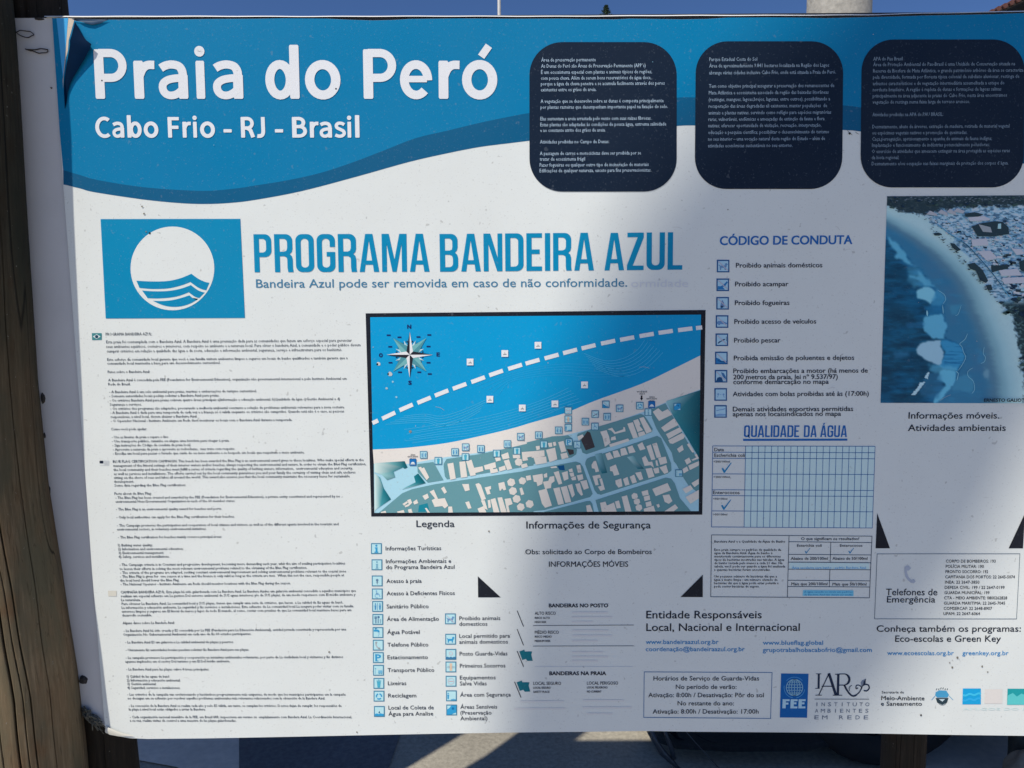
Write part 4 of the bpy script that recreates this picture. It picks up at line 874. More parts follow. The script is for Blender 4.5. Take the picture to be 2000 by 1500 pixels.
p.line([(1817, 1365), (1824, 1357)], 1, cb); p.line([(1859, 1365), (1851, 1357)], 1, cb); p.line(arc(1838, 1366, 9, 20, 160, 8), .9, ink((110, 120, 125), .3)); p.build()
p = Part('coastal_friends_logo', sign, 2)
def wavy(x0, y0, x1, y1, a=1.5): return [(x0+(x1-x0)*i/12, y0+(y1-y0)*i/12+a*math.sin(i*math.pi/3)) for i in range(13)]
s1, s2, s3 = ink((20, 155, 208), .4), ink((60, 185, 230), .4), ink((45, 168, 220), .4)
p.poly([(1878, 1342.5), (1913, 1342.5), (1913, 1373.5), (1877, 1373.5)], s1); p.line(wavy(1878, 1355, 1913, 1353), 4, s2, l=3); p.line(wavy(1877.5, 1365, 1913, 1362.5), 4, s3, l=3)
p.poly([(1921, 1344), (1955, 1343.5), (1955, 1372), (1920, 1372)], ink((212, 207, 202), .4))
p.poly([(1965, 1343), (2010, 1343), (2010, 1374), (1964, 1374)], ink((30, 150, 155), .4)); p.poly([(1965, 1356), (1975, 1351), (1983, 1358), (1992, 1352), (2010, 1360), (2010, 1374), (1964, 1374)], ink((90, 190, 190), .4), l=3)
p.text(1878, 1385, 2040, 'AMIGOS DO PERÓ', 5, ink((200, 218, 216), .3), .01, res=2, sl=0); p.build()
for pts in ([(1497, 1298), (1520, 1297)],): pass
# small blemishes: chips and droppings on the print
p = Part('specks', sign, 5); ch_ = ink((120, 115, 105), .2); cd_ = ink((38, 36, 36), .2)
for cx, cy, r, m in [(1657, 262, 2.2, cd_), (202, 159, 1.6, cd_), (657.5, 175, 1.8, cd_), (280, 404, 1.6, ch_), (284, 418, 1.8, ch_), (295, 456, 2, cd_), (288, 453, 1.4, ch_), (740, 710, 4, ink((190, 195, 195), .2)), (738, 711, 2, cd_), (763, 730, 4.5, ink((180, 186, 188), .2)), (759, 730, 1.8, cd_), (756, 758, 2.5, ink((150, 180, 190), .2)), (802, 842, 2.8, ink((130, 130, 125), .2)), (768, 745, 2, ink((140, 190, 210), .2)), (775, 775, 2, ink((140, 190, 210), .2)), (1420, 410, 1.2, ch_), (644, 1271, 1.8, ch_), (698, 1427, 1.4, ch_), (955, 1036, 1.6, ch_), (1796, 1394, 1.8, cd_), (1857, 1301, 2, ch_), (1915, 1299, 1.8, ch_), (1867, 1282, 2.2, ch_), (1926, 1310, 1.4, ch_), (1852, 1292, 1.3, ch_)]:
    p.poly([(cx+r*(1+.4*noise.noise(Vector((a, cx, cy))))*math.cos(a), cy+r*(1+.5*noise.noise(Vector((a*2, cy, cx))))*math.sin(a)) for a in [2*math.pi*i/9 for i in range(9)]], m)
rs = random.Random(15)
for i in range(70):
    cx = rs.uniform(150, 1990); cy = rs.uniform(45, 1425); r = rs.choice([.5, .5, .7, .9]); a0 = rs.uniform(0, 3)
    inhdr = cy < 330
    p.poly([(cx+r*(1+.5*math.sin(k*2.3+i))*math.cos(a0+k*1.25), cy+r*(1+.5*math.cos(k*1.7+i))*math.sin(a0+k*1.25)) for k in range(5)], ink((120, 170, 190), .2) if inhdr and rs.random() < .7 else ink((178, 179, 175), .2))
for pts in ([(1653, 256), (1655, 259), (1660, 263), (1662, 265)], [(1668, 259), (1672, 262), (1675, 263.5)]): p.line(pts, .7, cd_)
for i in range(10):
    x, y = rs.uniform(250, 1950), rs.uniform(400, 1400); a = rs.uniform(-.5, 1.2); L = rs.uniform(8, 26)
    p.line(smooth_line([(x, y), (x+L*.5*math.cos(a)+1, y+L*.5*math.sin(a)-1.5), (x+L*math.cos(a), y+L*math.sin(a))], 3), .45, ink((178, 178, 176), .2))
tag(p.build(), kind='stuff')
# ------------------------------------------------------------------ the map
mp_ = Part('site_map', sign, 2); FRK = ink((24, 28, 38), .8)
mp_.poly([(715, 612), (1377, 605.5), (1370.5, 1004), (726, 1007.5)], FRK); mo = mp_.build()
SEA, BEA, LAND, ROAD, DKT, BLD = ink((0, 146, 198), .8), ink((224, 215, 207), .8), ink((98, 146, 153), .8), ink((163, 207, 224), .8), ink((8, 108, 122), .8), ink((226, 214, 204), .8)
fr = [(724, 619.5), (1368, 614.5), (1363.5, 997), (732, 1000.5)]
coast = smooth_line([(729, 877), (770, 875.5), (812, 872), (875, 864), (937, 851), (1000, 836), (1037, 825), (1094, 809), (1117, 801), (1162, 782), (1250, 750), (1310, 722), (1366.5, 694)], 4)
p = Part('map_sea', mo, 3); p.poly([fr[0], fr[1]]+coast[::-1], SEA); 
WL = ink((84, 188, 224), .5)
for k in range(5):
    p.line(smooth_line([(790-k*9, 812+k*4), (830, 808+k*4), (862, 812+k*5), (905, 800+k*5), (950-k*3, 780+k*5.5)], 5), .6, WL, l=4)
for k in range(7):
    o = k*5.2; p.line(smooth_line([(790+(k*37 % 23), 838+o*.85), (860, 828+o*.9), (930, 817+o), (1000, 800+o), (1060, 780+o), (1110+(k*31 % 26), 757+o)], 5), .55, WL, l=4)
for k in range(7):
    p.line(smooth_line([(1140+k*4, 690+k*5), (1180+k*4, 704+k*5), (1215+k*4, 700+k*5), (1243+k*4, 684+k*5), (1258+k*6, 664+k*4)], 6), .6, WL, l=4)
for k in range(5):
    p.line(smooth_line([(930+k*11, 754+k*4), (1000, 728+k*4), (1080, 712+k*5), (1150, 712+k*6), (1215+k*4, 722+k*3)], 6), .5, ink((50, 172, 216), .5), l=4)
p.build()
p = Part('map_beach', mo, 3)
prom = [(1366.3, 760), (1300, 785), (1257, 803), (1232, 812), (1170, 833), (1100, 850), (1050, 862), (985, 876), (930, 884), (870, 892), (797, 905), (731, 905)]
p.poly(coast+prom, BEA); p.build()
p = Part('map_roads', mo, 3); p.poly(prom[::-1]+[fr[2], fr[3]], ROAD); p.build()
C2 = lambda pts: [(720+x/6.0606, 860+y/6.0606) for x, y in pts]
C3 = lambda pts: [(1040+x/5.714, 860+y/5.714) for x, y in pts]
C4 = lambda pts: [(1080+x/6.4516, 750+y/6.4516) for x, y in pts]
def clip(pts):   # keep inside the map's edges
    out = []
    for x, y in pts:
        t = (y-619)/(1000-619); out.append((min(max(x, 724.5+8*t), 1367.6-4*t), min(y, 1000.3-(x-732)/180)))
    return out
p = Part('map_blocks', mo, 4); _bi = 0
for pts, f, m in (([(75, 265), (430, 240), (465, 315), (430, 330), (410, 315), (300, 365), (320, 430), (225, 465), (160, 400), (75, 370)], C2, LAND),
    ([(75, 385), (140, 430), (185, 560), (270, 690), (85, 815), (72, 850)], C2, LAND), ([(540, 420), (590, 385), (680, 500), (400, 575), (430, 555), (560, 490)], C2, DKT),
    ([(580, 275), (770, 250), (890, 465), (705, 495), (585, 370)], C2, LAND), ([(892, 270), (925, 215), (1300, 160), (1600, 98), (1950, 18), (1950, 290), (930, 455), (905, 420), (890, 300)], C2, LAND),
    ([(125, 850), (400, 620), (520, 570), (800, 510), (1950, 342), (1950, 850)], C2, LAND),
    ([(-13, 655), (110, 648), (190, 640), (240, 680), (260, 760), (300, 820), (290, 880), (230, 920), (60, 950), (-130, 985), (-330, 1010), (-330, 730)], C4, LAND),
    ([(590, 525), (1100, 372), (1140, 390), (1180, 440), (1250, 560), (1240, 600), (1080, 660), (420, 878), (370, 860), (350, 800), (345, 720), (300, 650), (310, 620), (450, 575)], C4, LAND),
    ([(0, 318), (480, 232), (530, 247), (560, 290), (668, 590), (640, 625), (130, 770), (-100, 830), (-100, 335)], C3, LAND),
    ([(590, 230), (605, 200), (640, 183), (870, 115), (1385, -55), (1430, -30), (1540, 250), (1545, 330), (1500, 365), (760, 600), (720, 590), (690, 550), (585, 260)], C3, LAND),
    ([(130, 790), (600, 672), (640, 668), (665, 700), (682, 800), (130, 800)], C3, LAND),
    ([(700, 660), (1480, 410), (1540, 420), (1580, 470), (1640, 640), (1760, 800), (735, 800)], C3, LAND),
    ([(1245, 310), (1410, 240), (1500, 400), (1690, 730), (1850, 980), (1850, 1370), (1700, 1270), (1640, 1180), (1545, 1000), (1515, 968), (1490, 860), (1300, 560), (1240, 420)], C4, LAND),
    ([(1860, 75), (1420, 212), (1440, 255), (1510, 400), (1650, 620), (1800, 870), (1860, 980)], C4, DKT)):
    _bi += .07; p.poly(clip(f(pts)), m, l=4+_bi)
LT, LTT, DD = (205, 222, 216), (94, 142, 148), (6, 100, 114)   # printed fades of the corner plots
p.gpoly(clip(C4([(1860, 75), (1640, 143), (1420, 212), (1440, 255), (1510, 400), (1650, 620), (1800, 870), (1860, 980), (1860, 500)])), [(10, 84, 98), (70, 150, 156), (150, 196, 200), (140, 190, 196), (60, 140, 150), (30, 118, 132), (10, 100, 112), (6, 84, 96), (4, 74, 88)], l=5)
p.gpoly(clip(C2([(75, 265), (250, 253), (430, 240), (465, 315), (430, 330), (410, 315), (300, 365), (320, 430), (225, 465), (160, 400), (75, 370)])), [LT, (110, 170, 172), (4, 84, 96), (0, 78, 92), (10, 90, 100), (30, 110, 120), (70, 136, 144), LTT, LTT, (150, 196, 196), LT], l=5)
p.gpoly(clip(C2([(75, 385), (140, 430), (185, 560), (270, 690), (150, 770), (85, 815), (72, 850)])), [LT, (60, 150, 160), (10, 110, 124), (0, 88, 102), (70, 150, 158), (200, 220, 216), LT], l=5)
p.gpoly(clip(C2([(540, 420), (590, 385), (680, 500), (400, 575), (430, 555), (560, 490)])), [(20, 118, 130), (6, 96, 108), (0, 84, 96), (160, 200, 205), (110, 176, 182), (30, 124, 136)], l=5)
p.gpoly(C3([(690, 150), (770, 135), (830, 355), (770, 365)]), [(140, 190, 200), (94, 142, 148), (4, 88, 102), (20, 110, 122)], l=5)
p.gpoly(C3([(1050, 180), (1120, 165), (1240, 310), (1170, 315)]), [(170, 205, 205), (110, 170, 176), (4, 84, 98), (30, 116, 130)], l=5)
p.poly(C2([(590, 840), (600, 760), (700, 735), (725, 835)]), ink((20, 128, 146), .6), l=5)
p.poly(C3([(275, 280), (350, 270), (360, 330), (300, 325)]), ink((0, 80, 130), .6), l=5)
p.build()
_bk = 0
bl2 = [[(935,270),(1005,258),(1035,445),(970,460)],[(1075,248),(1145,240),(1170,425),(1095,435)],[(1155,240),(1220,222),(1250,318),(1350,300),(1360,355),(1265,380),(1270,405),(1205,415)],
[(1365,290),(1500,250),(1510,315),(1470,325),(1480,335),(1520,325),(1535,368),(1445,385),(1435,335),(1380,340)],[(1495,200),(1560,195),(1565,230),(1510,245)],[(1570,165),(1650,135),(1668,205),(1590,220)],[(1540,315),(1615,290),(1625,340),(1550,362)],[(1600,235),(1660,218),(1700,330),(1640,345)],[(1705,165),(1790,160),(1795,205),(1710,205)],[(1800,280),(1870,265),(1885,305),(1815,325)],
[(590,315),(625,305),(635,325),(660,312),(720,430),(690,465)],[(405,745),(460,710),(470,730),(425,765)],[(460,700),(500,685),(520,730),(480,770),(440,785),(430,765),(480,745)],[(530,720),(575,690),(592,735),(545,752)],[(640,650),(700,622),(718,670),(672,698)],[(725,600),(775,575),(825,685),(905,675),(945,765),(905,798),(875,770),(785,780),(750,700),(790,680)],
[(860,560),(895,538),(930,605),(900,625)],[(1108,510),(1188,508),(1198,582),(1145,595)],[(1265,510),(1305,498),(1330,520),(1390,685),(1340,705)],[(1375,550),(1450,532),(1450,570),(1430,575),(1445,625),(1405,635)],[(1535,500),(1605,483),(1628,575),(1600,585),(1580,560),(1565,588),(1550,585)],[(1860,415),(1915,405),(1925,460),(1870,470)],[(1785,560),(1815,550),(1842,630),(1805,642)],
[(1445,690),(1500,675),(1550,850),(1480,850)],[(1525,670),(1580,665),(1635,850),(1565,850)],[(1610,685),(1680,675),(1705,745),(1655,765),(1670,850),(1640,850)],[(1410,700),(1440,695),(1450,785),(1420,795)],[(1330,705),(1375,700),(1410,815),(1375,800)],[(1290,800),(1360,770),(1395,850),(1310,850)],[(1145,725),(1190,712),(1220,795),(1180,802)],[(150,840),(205,825),(215,860),(150,860)],[(340,835),(420,815),(430,855),(350,860)],[(470,810),(510,800),(525,855),(480,855)],[(670,795),(690,790),(730,850),(700,850)],[(945,775),(990,775),(1000,850),(945,850)]]
hx = [(1775,250,48),(1688,490,50),(1708,592,50),(1752,685,50),(1800,780,48),(1820,472,46),(1905,745,50)]
bl3 = [[(-120,125),(130,105),(135,170),(-10,190),(-10,175),(-60,185),(-50,215),(-110,225)],[(10,180),(150,175),(160,245),(35,265)],[(150,100),(250,75),(275,205),(190,240)],[(285,15),(345,0),(375,115),(320,130)],[(310,145),(380,130),(400,185),(325,205)],[(35,60),(80,55),(80,95),(45,105)],[(170,25),(215,20),(220,65),(185,70)],[(225,15),(255,10),(265,50),(235,60)],
[(195,290),(265,280),(272,300),(210,305)],[(235,350),(290,335),(330,475),(290,487)],[(325,355),(390,335),(400,425),(350,445)],[(400,320),(440,305),(450,345),(410,350)],[(410,360),(455,350),(465,395),(425,400)],[(425,410),(480,395),(485,435),(440,440)],[(485,275),(530,265),(545,350),(505,355)],[(490,385),(555,370),(565,425),(510,445)],
[(0,385),(110,365),(118,420),(108,480),(55,505),(45,460),(15,455)],[(122,375),(160,355),(165,405),(130,410)],[(115,455),(175,445),(190,400),(240,390),(245,450),(210,475),(205,525),(140,535)],[(65,555),(155,530),(215,720),(140,745),(105,700)],[(230,530),(300,515),(350,700),(285,712)],[(312,515),(380,500),(430,680),(365,690)],[(390,495),(440,480),(470,600),(440,632)],[(475,480),(525,470),(560,600),(540,610),(500,560)],[(530,450),(600,435),(625,525),(570,545)],
[(655,270),(680,225),(705,222),(740,340),(700,350),(690,310),(660,305)],[(665,390),(750,375),(760,410),(720,420),(735,490),(700,495)],[(725,510),(765,500),(742,424),(770,415),(805,540),(755,557)],[(810,145),(860,125),(900,195),(835,215),(820,180)],[(890,115),(945,105),(980,175),(905,190)],[(975,90),(1030,75),(1060,150),(985,168)],[(1055,70),(1110,50),(1145,125),(1075,140)],[(1165,45),(1220,15),(1255,90),(1195,108)],[(1265,60),(1315,40),(1365,205),(1320,215)],[(1330,35),(1380,20),(1430,180),(1380,190)],
[(1215,190),(1255,165),(1290,235),(1330,230),(1350,300),(1310,270),(1245,280)],[(1365,220),(1385,215),(1400,280),(1375,275)],[(1395,190),(1480,175),(1497,245),(1420,268)],[(1410,295),(1485,268),(1510,350),(1465,368)],[(1340,310),(1400,295),(1410,355),(1360,365)],[(1255,310),(1325,300),(1355,395),(1290,415)],[(860,290),(925,262),(965,375),(905,388),(890,340),(862,335)],[(920,440),(985,418),(1000,505),(955,520),(925,480)],[(1005,425),(1055,400),(1078,485),(1030,500)],[(1080,400),(1130,375),(1160,460),(1110,475)],[(1140,355),(1205,343),(1230,425),(1190,440),(1165,400)],
[(1330,535),(1500,468),(1540,550),(1470,575),(1370,615)],[(1445,605),(1520,595),(1555,670),(1515,700),(1470,680)],[(1210,565),(1280,545),(1292,600),(1225,612)],[(1235,620),(1300,605),(1308,655),(1245,670)],[(1255,685),(1315,670),(1325,720),(1265,735)],[(1235,755),(1345,720),(1365,800),(1240,800)],[(990,620),(1050,605),(1100,800),(1030,800)],[(915,675),(960,662),(982,745),(935,752)],[(825,720),(905,685),(935,800),(850,800)],[(750,690),(810,675),(850,800),(770,800)],[(595,720),(640,710),(670,800),(605,800)],[(1465,800),(1585,705),(1618,745),(1570,800)],
[(1605,90),(1665,45),(1680,100),(1630,132)],[(1715,40),(1740,25),(1800,125),(1775,130)],[(1690,215),(1740,185),(1765,235),(1715,265)],[(1730,275),(1848,225),(1848,275),(1750,325)],[(1665,315),(1715,285),(1735,330),(1680,362)],[(1765,210),(1820,185),(1800,155),(1825,145),(1850,195),(1780,222)],[(1665,535),(1755,492),(1785,535),(1705,585)],[(1765,470),(1848,420),(1848,480),(1800,515)],[(1700,625),(1848,545),(1848,640),(1755,700)],[(1375,710),(1405,700),(1415,730),(1395,745)]]
hx3 = [(1135,615,38),(1160,675,38),(1182,742,40)]
bl4 = [[(1250,345),(1320,300),(1370,345),(1440,310),(1495,380),(1330,460),(1300,420)],[(1355,545),(1520,425),(1575,510),(1400,598)],[(1415,625),(1590,540),(1620,590),(1450,685)],[(1445,700),(1620,610),(1655,640),(1640,680),(1500,748),(1465,740)],[(930,495),(1000,475),(1065,665),(1005,680)],[(1005,455),(1065,435),(1095,500),(1085,520),(1130,575),(1060,600)],[(1080,425),(1135,410),(1240,590),(1170,620)],[(1065,608),(1140,588),(1160,630),(1075,660)],
[(590,595),(670,575),(700,650),(720,735),(650,785),(620,660)],[(680,565),(740,545),(780,600),(880,565),(880,535),(900,540),(910,590),(770,625),(730,580)],[(730,665),(780,650),(790,695),(722,705)],[(700,755),(940,680),(960,710),(720,790)],[(305,655),(370,628),(385,655),(320,710)]]
for f, L in ((C2, bl2), (C3, bl3), (C4, bl4)):
    for pts in L: _bk += .004; p = Part('map_building', mo, 6); p.poly(clip(f(pts)), BLD, l=6+_bk); p.build()
for f, L in ((C2, hx), (C3, hx3)):
    for x, y, r in L: p = Part('map_building', mo, 6); p.poly(f(arc(x, y, r, 15, 375, 6)[:-1]), BLD); p.build()
DK = ink((62, 58, 62), .8); p = Part('dark_plots', mo, 5)
p.poly(C4([(350, 700), (430, 590), (465, 605), (525, 790), (410, 830)]), DK, l=5); p.poly(C3([(380, 90), (455, 100), (460, 145), (410, 160)]), DK, l=5)
p.build()
p = Part('demarcation_dashes', mo, 5)
cs = [(734, 823), (760, 811), (794, 795), (829, 781), (863, 767), (898, 754), (934, 741), (969, 728), (1006, 716), (1040, 706), (1077, 696), (1113, 686), (1149, 677), (1187, 668), (1224, 661), (1262, 654), (1299, 648), (1337, 643), (1364, 640)]
for i, (x, y) in enumerate(cs):
    a = cs[max(i-1, 0)]; b = cs[min(i+1, len(cs)-1)]; d = Vector((b[0]-a[0], b[1]-a[1])).normalized(); h = 14 if 0 < i < len(cs)-1 else 6
    p.line([(x-d.x*h, y-d.y*h), (x+d.x*h, y+d.y*h)], 8, ink((222, 228, 230), .5))
p.build()
p = Part('compass_rose', mo, 4); cx, cy = 801, 692.5; CW, CKK, CG = ink((220, 220, 222), .4), ink((36, 36, 46), .4), ink((110, 170, 172), .4)
def star(n, R, r, a0, mA, mB, l):
    for i in range(n):
        a = math.radians(a0+360*i/n); w = math.pi/n
        tip = (cx+R*math.sin(a), cy-R*math.cos(a)); le = (cx+r*math.sin(a-w), cy-r*math.cos(a-w)); ri = (cx+r*math.sin(a+w), cy-r*math.cos(a+w))
        p.poly([(cx, cy), le, tip], mA, l=l); p.poly([(cx, cy), tip, ri], mB, l=l)
p.line(arc(cx, cy, 26, 0, 360, 32), .9, ink((24, 80, 110), .4), l=4)
for i in range(16):
    a = math.radians(11+22.5*i); p.line([(cx+24*math.cos(a), cy+24*math.sin(a)), (cx+28*math.cos(a), cy+28*math.sin(a))], 1.6, ink((20, 50, 80), .4), l=4)
star(8, 30, 12, 22.5, ink((190, 214, 220), .4), ink((150, 190, 198), .4), 5); star(4, 46, 14, 45, CG, ink((76, 140, 150), .4), 6); star(4, 45, 9, 0, CKK, CW, 7)
NB = ink((20, 30, 90), .4)
for s, x0, x1, y in (('N', 796.5, 803.5, 641.5), ('E', 853.5, 859, 695.5), ('S', 798.5, 804.5, 750.5), ('O', 741.5, 748, 697)): p.text(x0, y, x1, s, 7.2, NB, .05, l=5, res=2, sl=0)
for x, y in ((760, 654.5), (781, 658.5), (818, 658), (839, 654), (763, 677), (837.5, 676.5), (763.5, 708), (837.5, 708), (782, 726.5), (819.5, 726.5), (840, 730)): p.line([(x-3.8, y), (x+3.8, y)], 2.6, NB, l=5)
p.build()
def mic(kind, x, y, s=14.5, **k): pict(kind, x, y, s, mo, 'map_pictogram', l=7, bw=1.5, **k)
for kind, x, y in (('toilet', 655, 165), ('bin', 828, 235), ('toilet', 1025, 132), ('nodog', 1150, 75), ('bin', 1148, 190), ('toilet', 1330, 95), ('bin', 1517, 150), ('toilet', 1643, 38), ('bin', 1757, 118)): mic(kind, 720+x/6.0606, 860+y/6.0606)
for kind, x, y in (('ring', 190, 330), ('aid', 190, 440), ('secure', 190, 545), ('toilet', 70, 578), ('toilet', 405, 470), ('fish', 528, 375), ('toilet', 678, 408), ('waste', 662, 253), ('nodog', 835, 303), ('recycle', 1088, 270), ('info2', 1195, 350), ('nature', 1558, 282), ('chair', 525, 530), ('park', 197, 728), ('chair', 303, 758)): mic(kind, 1080+x/6.4516, 750+y/6.4516)
mic('bus', 1040+1628/5.714, 860+360/5.714); mic('nodog', 1017, 852); mic('toilet', 1052, 849); mic('bin', 1062, 867)
for x, y in ((918.5, 706.5), (986, 690), (1050.5, 674), (957, 779), (1020, 796), (1083.5, 788), (1141, 751)): mic('gear', x, y, 13, border=None, fill=ink((222, 228, 232), .4))
for x, y in ((720+528/6.06, 860+252/6.06), (1080+1237/6.45, 750+255/6.45)): mic('sun', x, y, 13.5, border=ink((20, 96, 160), .4), fill=ink((24, 110, 175), .4))
p = Part('map_notes', mo, 5)
for x0, y, x1, s, h in ((1243, 766, 1263, 'VOCÊ ESTÁ', 2.8), (1248, 770, 1258, 'AQUI', 2.8), (1267, 776, 1278, 'ÁREA', 2.2), (1262, 779.5, 1282, 'RESTAURANTE', 2.2), (1268, 783.5, 1277, 'PRAIA', 2.2), (802.5, 888.5, 812, 'ÁREA', 2.2), (797, 892, 817, 'RESTAURANTE', 2.2), (802, 896, 813, 'PRAIA', 2.2)):
    p.text(x0, y, x1, s, h, ink((36, 46, 62), .3), .02, res=1, sl=0)
p.poly([(1250.7, 772), (1253.7, 772), (1253.7, 777), (1255.2, 777), (1252.2, 781.5), (1249.2, 777), (1250.7, 777)], ink((12, 14, 30), .3)); p.build()

# ------------------------------------------------------------------ printed aerial view of the bay
ap = Part('aerial_print', sign, 2)
D1 = ink((18, 76, 118), .5); D2, D3, D4 = ink((26, 96, 142), .5), ink((54, 128, 166), .5), ink((84, 150, 178), .5)
F1, F2_, F3 = ink((112, 196, 222), .5), ink((150, 214, 232), .5), ink((176, 212, 226), .5)
SA, SB, SC = ink((190, 228, 232), .5), ink((160, 204, 216), .5), ink((112, 168, 190), .5)
VG, VG2 = ink((44, 66, 74), .6), ink((62, 88, 84), .6)
A = lambda pts: [(1710+x/6.817, 380+y/6.817) for x, y in pts]      # first enlargement
B = lambda pts: [(1710+x/6.897, 590+y/6.897) for x, y in pts]      # second enlargement
XR = 2080
shore = [(1729.5, 432)]+A([(230, 420), (380, 500), (520, 590), (660, 690), (800, 800), (930, 920), (1050, 1050), (1150, 1180), (1230, 1330), (1290, 1480)])+B([(1340, 140), (1420, 300), (1490, 480), (1550, 640), (1580, 800), (1610, 950), (1640, 1100), (1640, 1250), (1600, 1362)])
mid = [(1729.5, 462)]+A([(260, 640), (380, 760), (480, 940), (580, 980), (660, 1110), (760, 1240), (800, 1330), (900, 1400)])+B([(900, 60), (890, 170), (945, 330), (910, 470), (1100, 560), (1190, 720), (1100, 930), (1050, 1060), (900, 1250), (800, 1362)])
vegt = A([(140, 150), (300, 190), (420, 270), (560, 260), (640, 290), (760, 420), (900, 470), (1020, 560), (1060, 700), (1230, 850), (1260, 960), (1370, 1100), (1440, 1230), (1540, 1340), (1640, 1440)])+B([(1700, 60), (1830, 200), (1840, 330), (1890, 450), (1900, 600), (1950, 720), (1930, 850), (1960, 950), (1990, 1100), (1995, 1362)])
import numpy as np
ST = 1.35; gx = np.arange(1716, XR+2, ST); gy = np.arange(381.5, 788.4, ST); X, Y = np.meshgrid(gx, gy)
rg = np.random.RandomState(4)
def vn(X, Y, sx, sy):
    Lt = rg.rand(80, 80); u, v = (X-1700)/sx+3, (Y-380)/sy+3; i, j = np.floor(u).astype(int), np.floor(v).astype(int); fu, fv = u-i, v-j
    fu, fv = fu*fu*(3-2*fu), fv*fv*(3-2*fv); g_ = lambda a, b_: Lt[b_ % 80, a % 80]
    return (g_(i, j)*(1-fu)+g_(i+1, j)*fu)*(1-fv)+(g_(i, j+1)*(1-fu)+g_(i+1, j+1)*fu)*fv
def fb(X, Y, sx, sy): return (vn(X, Y, sx, sy)*.5+vn(X, Y, sx/2, sy/2)*.3+vn(X, Y, sx/4, sy/4)*.2)
def curve(pts, ext): 
    q = np.array(smooth_line(pts, 4)); o = np.argsort(q[:, 1]); return q[o, 1], q[o, 0]
def inside(pts, X, Y):
    m = np.zeros(X.shape, bool); n = len(pts)
    for i in range(n):
        (x1, y1), (x2, y2) = pts[i], pts[(i+1) % n]
        if abs(y2-y1) < 1e-9: continue
        m ^= ((y1 > Y) != (y2 > Y)) & (X < (x2-x1)*(Y-y1)/(y2-y1)+x1)
    return m
def soft(pts, jit, blur, aniso=1.0):
    jx = (fb(X, Y, 9, 9/aniso)-.5)*2*jit; jy = (fb(X, Y, 7, 7)-.5)*jit
    m = inside(pts, X+jx, Y+jy).astype(float)
    for _ in range(blur): m = (m+np.roll(m, 1, 0)+np.roll(m, -1, 0)+np.roll(m, 1, 1)+np.roll(m, -1, 1))/5
    return m
def ss(a, b_, x): t = np.clip((x-a)/(b_-a), 0, 1); return t*t*(3-2*t)
sy_, sx_v = curve(shore, 0); my_, mx_v = curve(mid, 0); vy_, vx_v = curve(vegt, 0)
xs = np.interp(Y, sy_, sx_v); xs = np.where(Y < sy_[0], sx_v[0]-(sy_[0]-Y)*2.2, xs)
xm = np.interp(Y, my_, mx_v); xm = np.where(Y < my_[0], mx_v[0]-(my_[0]-Y)*2.2, xm)
xv = np.interp(Y, vy_, vx_v); xv = np.where(Y < vy_[0], 1700, xv)
im = np.zeros(X.shape+(3,))
def lay(col, m): global im; im = im*(1-m[..., None])+np.array(col, float)*m[..., None]
n1, n2, n3 = fb(X, Y, 26, 7), fb(X, Y, 60, 40), fb(X, Y, 9, 2.4)
lay((24, 78, 104), np.ones(X.shape)); lay((20, 100, 140), ss(.3, .75, n2)*.75); lay((30, 118, 156), ss(.5, .8, n1)*.5); lay((14, 54, 78), ss(.5, .2, n1)*.5)
lay((40, 120, 168), ss(-45, 8, X-xm+(n1-.5)*50)*.75)
lay((58, 128, 164), ss(-5, 5, X-xm+(n3-.5)*12)); lay((78, 126, 158), ss(-3, 20, X-xm)*ss(.35, .7, n2)*.7); lay((62, 146, 184), ss(.55, .8, n1)*ss(0, 8, X-xm)*.4)
d_ = X-xs
lay((98, 140, 160), ss(-34, -2, d_)*.85); lay((132, 178, 190), ss(-9, 9, d_+(n1-.5)*8)); lay((160, 204, 212), ss(2, 26, d_)); lay((188, 222, 224), ss(14, 50, d_+(n2-.5)*20)); lay((172, 208, 212), ss(.5, .8, fb(X, Y, 5, 3))*ss(20, 40, d_)*.35)
F_ = (112, 198, 226)
